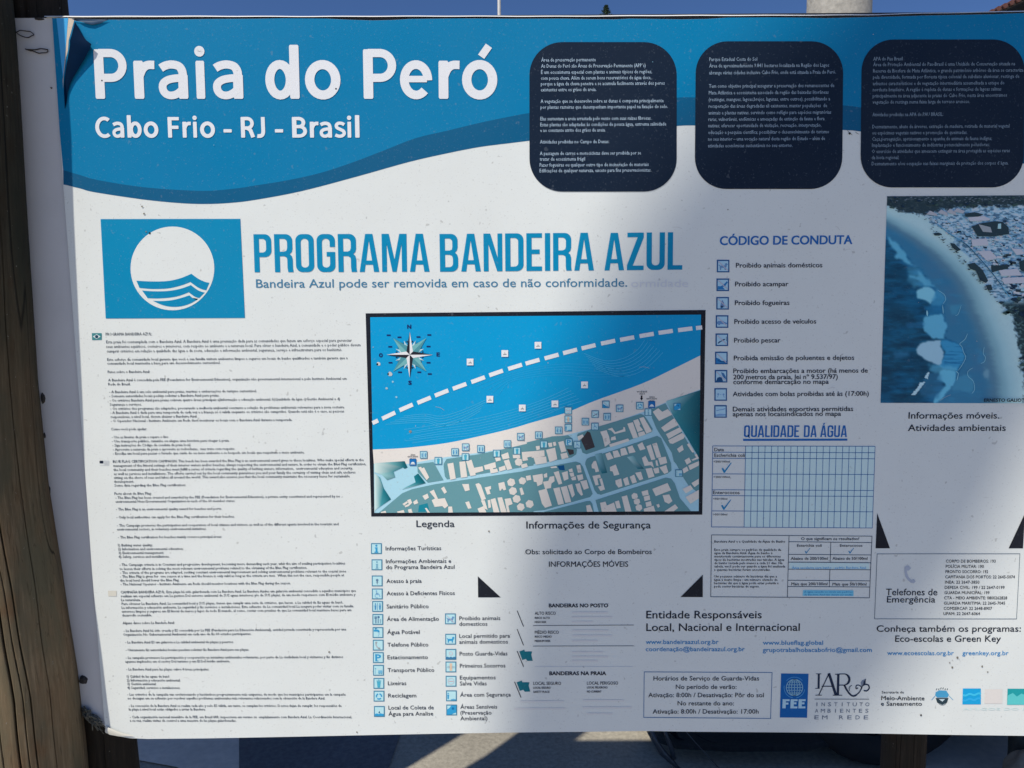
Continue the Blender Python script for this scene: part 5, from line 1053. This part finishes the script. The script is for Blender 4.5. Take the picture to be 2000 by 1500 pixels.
for f, pts, c_, j_, bl_, al in ((A, [(140, 560), (230, 620), (300, 690), (380, 770), (400, 840), (470, 960), (400, 930), (330, 870), (230, 840), (260, 780), (180, 650)], F_, 5, 3, .85), (A, [(560, 1010), (660, 1120), (760, 1230), (640, 1210), (560, 1160), (430, 1090), (440, 1070), (540, 1110)], F_, 6, 3, .7),
    (A, [(420, 960), (560, 960), (620, 1080), (700, 1200), (520, 1250), (420, 1150)], F_, 10, 6, .4), (A, [(540, 1270), (620, 1225), (720, 1240), (780, 1300), (790, 1380), (720, 1455), (640, 1400), (520, 1380), (530, 1320)], (142, 214, 232), 3, 2, .95),
    (A, [(780, 1250), (880, 1310), (915, 1400), (860, 1480), (740, 1480)], (70, 160, 200), 6, 4, .8), (B, [(650, 60), (880, 40), (890, 160), (660, 190)], (40, 130, 176), 6, 4, .7),
    (B, [(650, 190), (890, 160), (905, 230), (945, 330), (900, 450), (920, 500), (760, 490), (640, 400), (620, 300)], (108, 192, 222), 4, 2, .95), (B, [(530, 640), (600, 550), (700, 520), (860, 510), (860, 580), (905, 680), (890, 800), (850, 855), (730, 810), (630, 760), (540, 690)], (166, 208, 224), 3, 2, 1),
    (B, [(870, 510), (1000, 530), (1110, 560), (1160, 660), (1195, 740), (1150, 830), (1080, 920), (930, 900), (830, 870), (900, 780), (905, 660), (860, 580)], (64, 160, 204), 4, 2, .95),
    (B, [(700, 830), (1080, 880), (1060, 960), (760, 960)], F_, 8, 4, .6), (B, [(840, 960), (900, 900), (1060, 930), (1055, 1070), (980, 1180), (880, 1300), (800, 1362), (760, 1362), (800, 1240), (920, 1130), (900, 1080), (820, 1040)], F_, 4, 2, .95), (B, [(700, 950), (860, 960), (900, 1130), (800, 1300), (560, 1250), (640, 1050)], (60, 130, 168), 8, 6, .6),
    (B, [(1070, 1040), (1160, 980), (1220, 960), (1290, 1060), (1310, 1160), (1240, 1220), (1100, 1190), (1000, 1180)], (76, 152, 184), 5, 3, .8), (B, [(960, 40), (1130, 30), (1090, 165), (1000, 170)], (80, 164, 192), 6, 4, .5), (B, [(200, 690), (400, 650), (420, 740), (240, 760)], (60, 130, 170), 10, 7, .6), (B, [(380, 290), (600, 260), (620, 340), (400, 350)], (50, 120, 165), 8, 6, .5),
    (B, [(1400, 640), (1450, 700), (1450, 790), (1380, 830), (1330, 760)], (60, 140, 180), 4, 3, .6), (B, [(1430, 880), (1500, 940), (1480, 1060), (1440, 1000)], (150, 196, 208), 6, 4, .5), (B, [(690, 940), (712, 950), (682, 1030), (640, 1020)], (190, 226, 234), 1, 0, 1), (B, [(580, 1080), (655, 1070), (620, 1120), (520, 1245), (465, 1245), (560, 1130)], (190, 226, 234), 1, 0, 1)):
    lay(c_, soft(f(pts), j_, bl_)*al)
stripe = soft(B([(900, 560), (1130, 590), (1195, 740), (1100, 900), (900, 860)]), 3, 2)*ss(.5, .75, fb(X, Y, 26, 2.2)); lay((30, 110, 160), stripe*.7)
L_ = ss(-2, 5, X-xv+(fb(X, Y, 8, 5)-.5)*14)
bl = fb(X, Y, 6, 2.6); b2 = fb(X, Y, 22, 9)
lay((150, 196, 216), L_); lay((196, 214, 222), L_*ss(.5, .66, bl)); lay((66, 100, 128), L_*ss(.46, .36, bl)*.8); lay((120, 176, 206), L_*ss(.5, .7, b2)*.5)
tv = ss(2, -3, Y-(404+(X-1730)*.0+26*np.clip((X-1735)/60, 0, 1)*np.clip((1870-X)/130, 0, 1)*1.1)+(fb(X, Y, 7, 5)-.5)*14)*ss(1718, 1734, X-(408-Y)*-.6)
lay((46, 66, 74), tv); lay((70, 88, 92), tv*ss(.5, .75, bl)*.7); lay((112, 128, 138), tv*ss(.62, .72, fb(X, Y, 6, 2))*ss(400, 388, Y)*.8)
rv = ss(-3, 6, X-xv+(fb(X, Y, 7, 6)-.5)*22)*ss(586, 598, Y); lay((44, 66, 72), rv); lay((96, 130, 132), rv*ss(.55, .7, fb(X, Y, 5, 3)))
keep = [(1730.3, 384), (XR, 381.7), (XR, 787.4), (1717.6, 786.4)]
e0_ = ap.layer; vs_, fs_, cl_ = [], [], []
H, Wd = X.shape
lx = 1730.3+(Y-384)*(1717.6-1730.3)/(786.4-384); ty_ = 384-(X-1730.3)*2.3/350; by_ = 786.4+(X-1717.6)*1.0/362
XX = np.maximum(X, lx); YY = np.minimum(np.maximum(Y, ty_), by_)
for j_ in range(H):
    for i_ in range(Wd): vs_.append(ap.put(XX[j_, i_], YY[j_, i_], 2))
for j_ in range(H-1):
    for i_ in range(Wd-1):
        a_ = j_*Wd+i_
        if XX[j_, i_+1]-XX[j_, i_] > .05 and YY[j_+1, i_]-YY[j_, i_] > .05: fs_.append((a_, a_+1, a_+Wd+1, a_+Wd))
b_ = len(ap.v); ap.raw(vs_, fs_, ink(None, .5))
sc_ = np.clip(im, 0, 255)/255; ln_ = np.where(sc_ <= .04045, sc_/12.92, ((sc_+.055)/1.055)**2.4)/.84
for k_, c_ in enumerate(ln_.reshape(-1, 3).tolist()): ap.col[b_+k_] = tuple(c_)
LF = ink((150, 210, 228), .4)
for f, pts, w in ((B, [(1215, 420), (1180, 500), (1110, 560), (1140, 600), (1160, 670), (1190, 740), (1150, 830), (1090, 920)], .9), (B, [(1440, 600), (1425, 690), (1455, 740), (1440, 800), (1390, 825)], .8), (B, [(670, 110), (675, 190)], 3.0), (B, [(880, 40), (890, 160)], 1.4), (B, [(1130, 40), (1090, 160), (1050, 180)], .7), (B, [(1290, 880), (1220, 930), (1225, 1000), (1290, 1060), (1310, 1170), (1270, 1230)], .8), (B, [(1060, 930), (1090, 960), (1070, 1060)], 1.2), (A, [(800, 1270), (890, 1330), (910, 1400), (870, 1460)], .8)):
    ap.line(smooth_line(f(pts), 3), [w*.3]+[w]*(len(smooth_line(pts, 3))-2)+[w*.3], LF, l=7)
rr = random.Random(11)
TOWN = [ink((172, 212, 228), .5), ink((196, 214, 224), .5), ink((205, 208, 214), .5), ink((132, 186, 214), .5), ink((100, 150, 190), .5)]
DRK = [ink((30, 54, 76), .5), ink((46, 62, 72), .5), ink((60, 84, 96), .5)]
def inland(x, y):
    # right of the beach promenade line
    L = A([(640, 300), (830, 450), (1020, 600), (1200, 680), (1340, 830), (1500, 1000), (1640, 1200), (1760, 1380), (1977, 1400)])
    for a, b in zip(L, L[1:]):
        if a[1] <= y <= b[1]: return x > a[0]+(b[0]-a[0])*(y-a[1])/(b[1]-a[1])+3
    return False
n = 0
while n < 480:
    x, y = rr.uniform(1800, 2060), rr.uniform(404, 585)
    if not inland(x, y) or y < 430-(x-1800)*.15: continue
    n += 1; a = rr.choice([.1, .15, -.1, .75])+rr.gauss(0, .06); k = .5+(y-400)/150; L = rr.uniform(1.5, 5)*k; w = rr.uniform(.8, 2.2)*k*.8
    m = rr.choice(TOWN+DRK[:2] if rr.random() < .62 else TOWN[:3])
    c, s = math.cos(a), math.sin(a)
    ap.poly([(x+u*c-v*s, y+u*s+v*c) for u, v in ((-L, -w), (L, -w), (L, w), (-L, w))], m, l=5+n % 4)
ap.line(A([(800, 400), (950, 520), (1130, 630), (1200, 680), (1340, 830), (1480, 990), (1590, 1130), (1660, 1230), (1760, 1370)]), 2.0, ink((92, 160, 192), .5), l=9); ap.line(A([(1130, 635), (1200, 685), (1340, 835), (1480, 995), (1590, 1135), (1650, 1215)]), .9, DRK[0], l=10)
for pts in ([(650, 270), (700, 220), (790, 260), (800, 290)], [(800, 250), (850, 205), (930, 250), (940, 290)], [(920, 240), (960, 195), (1040, 240), (1050, 280)], [(1010, 230), (1060, 185), (1160, 225), (1140, 260)]): ap.poly(A(pts), ink((182, 184, 190), .5), l=9)
for pts in ([(1200, 310), (1420, 290), (1500, 330), (1480, 350), (1230, 360)], [(1610, 1010), (1860, 990), (1920, 1080), (1650, 1085)], [(1660, 1110), (1950, 1100), (1960, 1180), (1680, 1190)], [(1780, 720), (1900, 730), (1960, 790), (1850, 810)], [(1250, 600), (1450, 590), (1480, 680), (1260, 690)], [(1330, 760), (1500, 750), (1600, 850), (1450, 880)]): ap.poly(A(pts), ink((200, 202, 210), .5), l=9)
for pts in ([(1250, 430), (1360, 390), (1560, 360), (1660, 370), (1740, 440), (1750, 530), (1560, 560), (1330, 560)], [(1160, 260), (1290, 240), (1410, 270), (1340, 300), (1170, 300)], [(745, 520), (810, 510), (860, 530), (820, 552), (760, 550)], [(965, 650), (1020, 655), (1110, 740), (1060, 760), (990, 700)], [(1200, 930), (1290, 910), (1400, 1010), (1470, 1150), (1440, 1180), (1360, 1140), (1310, 1020), (1230, 990)], [(1440, 1210), (1510, 1200), (1530, 1270), (1470, 1280)], [(1880, 900), (1977, 860), (2100, 860), (2100, 1060), (1977, 1040), (1900, 1010)], [(1510, 940), (1600, 950), (1720, 930), (1740, 990), (1620, 1010), (1520, 1040)]): ap.poly(A(pts), VG, l=10)
ap.poly(A([(1340, 400), (1500, 440), (1520, 510), (1400, 500)]), ink((160, 168, 172), .5), l=11); ap.poly(A([(1600, 395), (1640, 390), (1640, 460), (1595, 460)]), ink((170, 215, 220), .5), l=11)
for i in range(150):   # ragged trees along the top and right
    if i < 70: x, y = rr.uniform(1732, 2040), rr.uniform(386, 402)+(0 if rr.random() < .5 else 6); r = rr.uniform(1.2, 3)
    elif i < 110: t = rr.random(); x, y = 1953+t*70+rr.uniform(-4, 40), 590+rr.uniform(-10, 22); r = rr.uniform(2, 4.5)
    else: y = rr.uniform(612, 775); x = 1978+(y-612)*.11+rr.uniform(0, 55); r = rr.uniform(2.5, 6)
    ap.poly([(x+r*1.5*(1+.5*math.sin(k*2.1+i))*math.cos(k*.9), y+r*(.8+.4*math.cos(k*2.7+i))*math.sin(k*.9)) for k in range(7)], rr.choice([VG, VG, VG2, DRK[0]]), l=11+i % 3)
for i in range(60): x, y = rr.uniform(1740, 2040), rr.uniform(385, 396); ap.poly([(x, y), (x+rr.uniform(2, 5), y-.3), (x+rr.uniform(2, 5), y+1), (x, y+1)], ink((110, 128, 140), .5), l=14)
for i in range(40): t = rr.random(); x, y = 1735+t*130+rr.uniform(-3, 12), 408+t*t*70+rr.uniform(-10, 6); ap.poly([(x, y), (x+rr.uniform(2, 7), y+.5), (x+2, y+1.5)], rr.choice(DRK), l=12)
for i in range(60): t = rr.random(); x, y = 1812+t*130, 440+t*145+rr.uniform(-3, 8); ap.poly([(x, y), (x+rr.uniform(3, 8), y-.4), (x+rr.uniform(2, 6), y+1.4)], rr.choice(DRK+[VG2]), l=12)
ao = ap.build()
p = Part('credit_lettering', ao, 20); p.text(1916, 783.5, 2008, 'ERNESTO GALIOTTO', 6.2, ink((20, 30, 46), .3), .03, res=2, sl=0); p.build()

# ------------------------------------------------------------------ unseen wall added off to the left, to cast the shade behind the sign
bm = bmesh.new(); box(bm, -4.2, 1.56, 0, -1.235, 1.68, 3.0, .01)
wl = bm_obj('shadow_wall', bm, plain('shadow_wall_render', (.62, .60, .55), .9, var=.1, scale=5, bump=.3))
tag(wl, 'plain wall added outside the frame, left of the sign, to shade the ground', 'wall')
# ------------------------------------------------------------------ unseen flag and mast, added and cut to cast the soft shadow on the sign
FT = 12.0
shadow = [(1585, 36), (1450, 180), (1330, 300), (1240, 430), (1175, 570), (1120, 720), (1070, 870), (1030, 1020), (1005, 1180), (985, 1330), (975, 1480), (1010, 1620), (1130, 1700), (1300, 1690), (1480, 1620)]
shadow_r = [(1560, 1560), (1690, 1440), (1770, 1330), (1850, 1210), (1930, 1080), (2000, 930), (2070, 780), (2150, 600), (2230, 420), (2280, 200), (2300, 0), (2290, -140), (2200, -260), (2000, -300), (1850, -240), (1700, -110)]
LS, RS = smooth_line(shadow, 4), smooth_line(shadow_r, 4)
foot = P(2230, 420)+SUN*FT
mast_x, mast_y = P(2310, 0).x+SUN.x*FT, SD+SUN.y*FT
shadow_flag_root = empty('shadow_flag', (mast_x, mast_y, 0), 'mast and flag added behind the viewer, out of view, to cast the shadow on the sign', 'flag')
ringp = LS+RS
n = len(ringp); cxm = sum(a for a, b in ringp)/n; cym = sum(b for a, b in ringp)/n
vs, fs = [], []; K = 9
for k in range(K+1):
    for (x, y) in ringp:
        xx, yy = cxm+(x-cxm)*k/K, cym+(y-cym)*k/K
        q = P(xx, yy)+SUN*(FT+.16*math.sin(xx*.009+.6)+.07*math.sin(xx*.021+yy*.004)); vs.append(tuple(q-shadow_flag_root.location))
for k in range(K):
    for i in range(n): fs.append((k*n+i, k*n+(i+1) % n, (k+1)*n+(i+1) % n, (k+1)*n+i))
me = bpy.data.meshes.new('shadow_cloth'); me.from_pydata(vs, [], fs); me.polygons.foreach_set('use_smooth', [True]*len(fs))
link('shadow_cloth', me, shadow_flag_root, [plain('shadow_cloth_blue', (.03, .13, .42), .8, var=.1, scale=3)])
bm = bmesh.new(); tz = P(2310, -300).z+SUN.z*FT
tube(bm, [(mast_x, mast_y, -.02), (mast_x, mast_y, tz*.5), (mast_x, mast_y, tz+.5)], [.07, .06, .04], 12); bm_obj('mast', bm, plain('shadow_mast_steel', (.42, .43, .44), .45, metal=.8, var=.1), shadow_flag_root, True)
bm = bmesh.new(); tube(bm, [(mast_x, mast_y, -.02), (mast_x, mast_y, .25)], [.2, .18], 16); bm_obj('shadow_mast_base', bm, plain('shadow_mast_concrete', (.4, .39, .36), .9, var=.2), shadow_flag_root)

# ------------------------------------------------------------------ things behind the sign
conc = plain('aged_concrete', (.42, .395, .345), .9, var=.22, scale=28, bump=.5)
def at(x, y, d): return P(x, y, d)
# concrete pole
d = 4.8; a, b = at(1578.5, 33, d), at(1697.5, 33, d); r = (b.x-a.x)/2; xc = (a.x+b.x)/2; zt = at(1640, -400, d).z
cp = empty('concrete_pole', (xc, d, 0), 'thick speckled concrete pole rising behind the top edge of the sign', 'pole')
bm = bmesh.new(); tube(bm, [(xc, d, -.02), (xc, d, 2.0), (xc, d, zt), (xc, d, 9)], [r*1.12, r*1.03, r*.97, r*.7], 48); bm_obj('shaft', bm, conc, cp, True)
bm = bmesh.new(); box(bm, xc-.9, d-.05, 8.0, xc+.9, d+.05, 8.12, .01); bm_obj('crossarm', bm, conc, cp)
for k in range(3):
    bm = bmesh.new(); x = xc-.75+.75*k; tube(bm, [(x, d, 8.12), (x, d, 8.16), (x, d, 8.2), (x, d, 8.24), (x, d, 8.28)], [.03, .06, .035, .06, .03], 12); bm_obj('insulator', bm, plain('porcelain', (.35, .2, .12), .2), cp, True)
# thin lamp pole
d = 16; a, b = at(971.5, 20, d), at(978.5, 20, d); xc = (a.x+b.x)/2
lp = empty('street_lamp', (xc, d, 0), 'thin grey metal lamp pole far behind the sign, left of the pine tip', 'street lamp')
bm = bmesh.new(); tube(bm, [(xc, d, -.02), (xc, d, 11)], [(b.x-a.x)/2*1.2, (b.x-a.x)/2*.9], 12); bm_obj('pole', bm, plain('pole_paint', (.45, .45, .44), .5, var=.1), lp, True)
bm = bmesh.new(); tube(bm, [(xc, d, 10.9), (xc+.5, d, 11.3), (xc+1.3, d, 11.4)], .03, 8); bm_obj('arm', bm, MATS['pole_paint'], lp, True)
bm = bmesh.new(); box(bm, xc+1.2, d-.12, 11.33, xc+1.8, d+.12, 11.45, .03); bm_obj('lamp_head', bm, MATS['pole_paint'], lp)
# conifer whose tip shows
d = 26; tip = at(1184, 10, d); tr = empty('pine_tree', (tip.x, d, 0), 'dark conifer whose tip pokes above the middle of the sign', 'tree')
bm = bmesh.new(); tube(bm, [(tip.x, d, -.05), (tip.x+.03, d, tip.z*.5), (tip.x, d, tip.z-.1)], [.22, .12, .015], 10); bm_obj('trunk', bm, wood_b, tr, True)
vs, fs = [], []; rt = random.Random(2)
depths = [.02, .07, .12, .18, .24, .30, .36, .44, .54, .68, .86, 1.1, 1.4, 1.75, 2.1, 2.5, 2.9, 3.3, 3.8, 4.3, 4.8, 5.4, 6.0, 6.6, 7.3, 8.0]
for tier, dp in enumerate(depths):
    z = tip.z-dp; R = .03+.58*dp if dp < .6 else .38+.26*(dp-.6)
    nb = 6+tier//3
    for k in range(nb):
        a = 2*math.pi*k/nb+tier*.7+rt.uniform(-.2, .2); L = R*rt.uniform(.75, 1.15)
        for j in range(10 if tier > 3 else 16):
            t = (j+.5)/(10 if tier > 3 else 16); cx_, cy_, cz_ = L*t*math.cos(a), L*t*math.sin(a), -.10*L*t+.12*L*t*t
            for w in range(3):
                b = len(vs); c = Vector((tip.x+cx_, d+cy_, z+cz_)); u = Vector((rt.gauss(0, 1), rt.gauss(0, 1), rt.gauss(0, .5))).normalized()*rt.uniform(.05, .13)*(1 if tier > 8 else .5); v = Vector((rt.gauss(0, 1), rt.gauss(0, 1), rt.gauss(0, 1))).normalized()*(.035 if tier > 8 else .018)
                vs += [tuple(c-tr.location-v), tuple(c-tr.location+u), tuple(c-tr.location+v)]; fs.append((b, b+1, b+2))
me = bpy.data.meshes.new('crown'); me.from_pydata(vs, [], fs); link('crown', me, tr, [plain('needles', (.035, .065, .03), .8, var=.4, scale=9)])
# house with a tiled roof, its verge in the upper right corner
d = 24; e0 = at(1930, 27, d); e1 = at(1988, 0, d); sl_ = (e1.z-e0.z)/(e1.x-e0.x)
hs = empty('tiled_house', (e0.x+4, d+2, 0), 'house with a dark tiled roof whose eaves show in the upper right corner', 'house')
wm = plain('house_render', (.6, .56, .5), .9, var=.1); rm = plain('clay_tiles', (.12, .045, .035), .85, var=.35, scale=12)
bm = bmesh.new(); box(bm, e0.x+.7, d+.4, 0, e0.x+8, d+5.5, e0.z-.05); bm_obj('wall', bm, wm, hs)
bm = bmesh.new(); W2 = 4.2; ap0 = (e0.x, e0.z); apx = (e0.x+W2, e0.z+W2*sl_)
v = [bm.verts.new(c) for c in ((e0.x, d, e0.z-.10), (e0.x+W2, d, apx[1]-.10), (e0.x+2*W2, d, e0.z-.10), (e0.x, d+6, e0.z-.10), (e0.x+W2, d+6, apx[1]-.10), (e0.x+2*W2, d+6, e0.z-.10),
    (e0.x, d, e0.z-.02), (e0.x+W2, d, apx[1]-.02), (e0.x+2*W2, d, e0.z-.02), (e0.x, d+6, e0.z-.02), (e0.x+W2, d+6, apx[1]-.02), (e0.x+2*W2, d+6, e0.z-.02))]
for f in ((0, 1, 4, 3), (1, 2, 5, 4), (6, 9, 10, 7), (7, 10, 11, 8), (0, 6, 7, 1), (1, 7, 8, 2), (3, 4, 10, 9), (4, 5, 11, 10), (0, 3, 9, 6), (2, 8, 11, 5)): bm.faces.new([v[i] for i in f])
rf = bm_obj('roof', bm, plain('dark_timber_soffit', (.03, .02, .016), .9, var=.3), hs)
bm = bmesh.new(); box(bm, e0.x+.72, d+.385, e0.z-.25, e0.x+7.98, d+.4, e0.z+.2); bm_obj('gable', bm, MATS['dark_timber_soffit'], hs)
tl = None
for i in range(24):
    x = e0.x+.08+i*.19; z = e0.z+(x-e0.x)*sl_+.0
    if x > e0.x+W2: break
    if tl is None:
        bm = bmesh.new(); tube(bm, [(0, -.06, 0), (0, .5, 0)], [.075, .065], 10)
        me = bpy.data.meshes.new('roof_tile'); bmesh.ops.recalc_face_normals(bm, faces=bm.faces); bm.to_mesh(me); bm.free(); me.materials.append(rm); tl = me
    for row in range(2):
        o = bpy.data.objects.new('roof_tile', tl); COL.objects.link(o); o.parent = rf; o.location = (x-hs.location.x, d-.02+row*.52-hs.location.y, z-hs.location.z)
rows_ = []
bm = bmesh.new()
for i in range(22):
    x = e0.x+.08+i*.19; z = e0.z+(x-e0.x)*sl_; tube(bm, [(x, d+1.0, z), (x, d+6, z)], .07, 8)
o = bm_obj('far_tiles', bm, rm, rf, True); tag(o, kind='stuff')

# ------------------------------------------------------------------ parked car, seen only between the sign's lower edge and the frame
paint = plain('black_car_paint', (.006, .008, .014), .12, var=.1, spec=.6); paint.node_tree.nodes['Principled BSDF'].inputs['Coat Weight'].default_value = 1.0
rub = plain('tyre_rubber', (.012, .012, .013), .85, var=.2); alloy = plain('alloy_rim', (.35, .36, .37), .3, metal=1, var=.1); glassm = plain('car_glass', (.02, .03, .035), .05, var=0); trim = plain('car_trim', (.015, .015, .017), .6, var=.2)
CX, CY = P(1268, 1470, 2.56).x, 2.54
car = empty('parked_car', (CX+2.0, CY+.88, 0), 'glossy black car parked behind the sign, its lower front corner showing under the board', 'car')
def loft(name, secs, mat, parent=car, smooth=True):
    """secs: list of (x, half width at foot, half width at waist, z foot, z waist, z top, half width top)"""
    vs, fs = [], []; m = 0
    for (x, wf, ww, zf, zw, zt, wt) in secs:
        ring = [(0, zf), (wf*.8, zf), (wf, zf+.03), (wf*1.01, zf+.10), (ww, zw-.12), (ww*.995, zw), (ww*.97, zw+.05), (wt*1.03, (zw+zt)/2), (wt, zt-.03), (wt*.85, zt), (0, zt)]
        full = [(-a, z) for a, z in ring]+[(a, z) for a, z in ring[::-1]][1:-1]
        m = len(full); vs += [(CX+x, CY+.88+a, z) for a, z in full]
    for j in range(len(secs)-1):
        for i in range(m): fs.append((j*m+i, j*m+(i+1) % m, (j+1)*m+(i+1) % m, (j+1)*m+i))
    fs.append(tuple(range(m))[::-1]); fs.append(tuple((len(secs)-1)*m+i for i in range(m)))
    o0 = wloc(parent); me = bpy.data.meshes.new(name); me.from_pydata([tuple(Vector(v)-o0) for v in vs], [], fs)
    if smooth: me.polygons.foreach_set('use_smooth', [True]*len(fs))
    o = link(name, me, parent, [mat]); return o
body = loft('body', [(0, .74, .74, .05, .40, .56, .50), (.03, .80, .82, .03, .45, .62, .55), (.10, .84, .86, .025, .50, .70, .62), (.28, .86, .88, .025, .56, .78, .68), (.55, .87, .88, .03, .62, .86, .72), (.80, .87, .88, .09, .66, .92, .76), (1.0, .85, .88, .19, .68, .96, .78), (1.5, .84, .88, .2, .72, 1.0, .8), (2.2, .84, .88, .2, .76, 1.0, .8), (3.0, .84, .88, .2, .78, 1.02, .8), (3.6, .82, .86, .2, .78, 1.02, .76), (3.95, .7, .76, .2, .72, .95, .65), (4.02, .55, .62, .3, .66, .85, .5)], paint)
cab = loft('cabin', [(1.15, .72, .76, .93, .98, 1.0, .70), (1.75, .70, .74, .95, 1.05, 1.40, .56), (2.4, .70, .74, .95, 1.1, 1.47, .56), (3.1, .70, .74, .95, 1.1, 1.42, .55), (3.75, .66, .70, .93, .98, 1.02, .60)], glassm)
loft('roof', [(1.7, .55, .56, 1.36, 1.39, 1.41, .5), (2.4, .57, .58, 1.42, 1.46, 1.485, .5), (3.15, .55, .56, 1.37, 1.41, 1.43, .5)], paint)
for wx in (.82, 3.25):
    for wy in (CY+.10, CY+1.66):
        bm = bmesh.new(); c = Vector((CX+wx, wy, .31)); prof = [(.20, -.1), (.29, -.105), (.31, -.08), (.313, 0), (.31, .08), (.29, .105), (.20, .1)]
        rings = [[bm.verts.new((c.x+r*math.cos(2*math.pi*i/36), c.y+y, c.z+r*math.sin(2*math.pi*i/36))) for i in range(36)] for r, y in prof]
        for a in range(len(rings)): 
            for i in range(36): bm.faces.new((rings[a][i], rings[a][(i+1) % 36], rings[(a+1) % 7][(i+1) % 36], rings[(a+1) % 7][i]))
        wo = bm_obj('wheel', bm, rub, car, True)
        bm = bmesh.new()
        tube(bm, [(c.x, wy-.06, c.z), (c.x, wy+.06, c.z)], .2, 24)
        for s in range(5):
            a = 2*math.pi*s/5; tube(bm, [(c.x, wy-.075, c.z), (c.x+.18*math.cos(a), wy-.07, c.z+.18*math.sin(a))], .018, 6)
        bm_obj('rim', bm, alloy, wo)
for sy in (-1, 1):
    bm = bmesh.new(); box(bm, CX+.03, CY+.88+sy*.52-.14, .5, CX+.28, CY+.88+sy*.52+.14, .62, .03); bm_obj('headlight', bm, plain('lamp_lens', (.55, .57, .6), .08, var=.02), car, True)
gl = plain('glint_and_seam_grey', (.06, .065, .075), .35, metal=.2, var=.2)  # grey strips standing in for the bumper's reflected highlights, plus a panel seam
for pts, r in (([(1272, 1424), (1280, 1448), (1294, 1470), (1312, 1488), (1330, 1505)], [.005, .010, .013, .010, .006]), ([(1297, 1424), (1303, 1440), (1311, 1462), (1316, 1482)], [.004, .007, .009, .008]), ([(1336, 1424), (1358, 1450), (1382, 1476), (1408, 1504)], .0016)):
    bm = bmesh.new(); tube(bm, [tuple(P(x, y, CY+.004)) for x, y in pts], r, 8); bm_obj('bumper_glints_and_trim', bm, gl, car, True)
bm = bmesh.new(); tube(bm, [(CX+.30, CY+.035, .052), (CX+.16, CY+.10, .09), (CX+.07, CY+.22, .16), (CX+.03, CY+.35, .24)], .006, 6); bm_obj('bumper_glints_and_trim', bm, trim, car, True)
# pale stone against the dark post in the lower right corner
bm = bmesh.new(); bmesh.ops.create_icosphere(bm, subdivisions=4, radius=1); sx_ = P(2016, 1500, 2.33).x
for v in bm.verts:
    k = 1+.15*noise.noise(v.co*1.4)+.04*noise.noise(v.co*5); v.co = Vector((sx_+v.co.x*.078*k, 2.33+v.co.y*.075*k, .09+v.co.z*.098*k))
st = bm_obj('stone', bm, plain('pale_stone', (.26, .22, .17), .9, var=.3, scale=25, bump=.5), None, True)
tag(st, 'pale rounded stone standing in front of the dark post, lower right corner', 'stone')
bpy.data.objects.remove(_to)
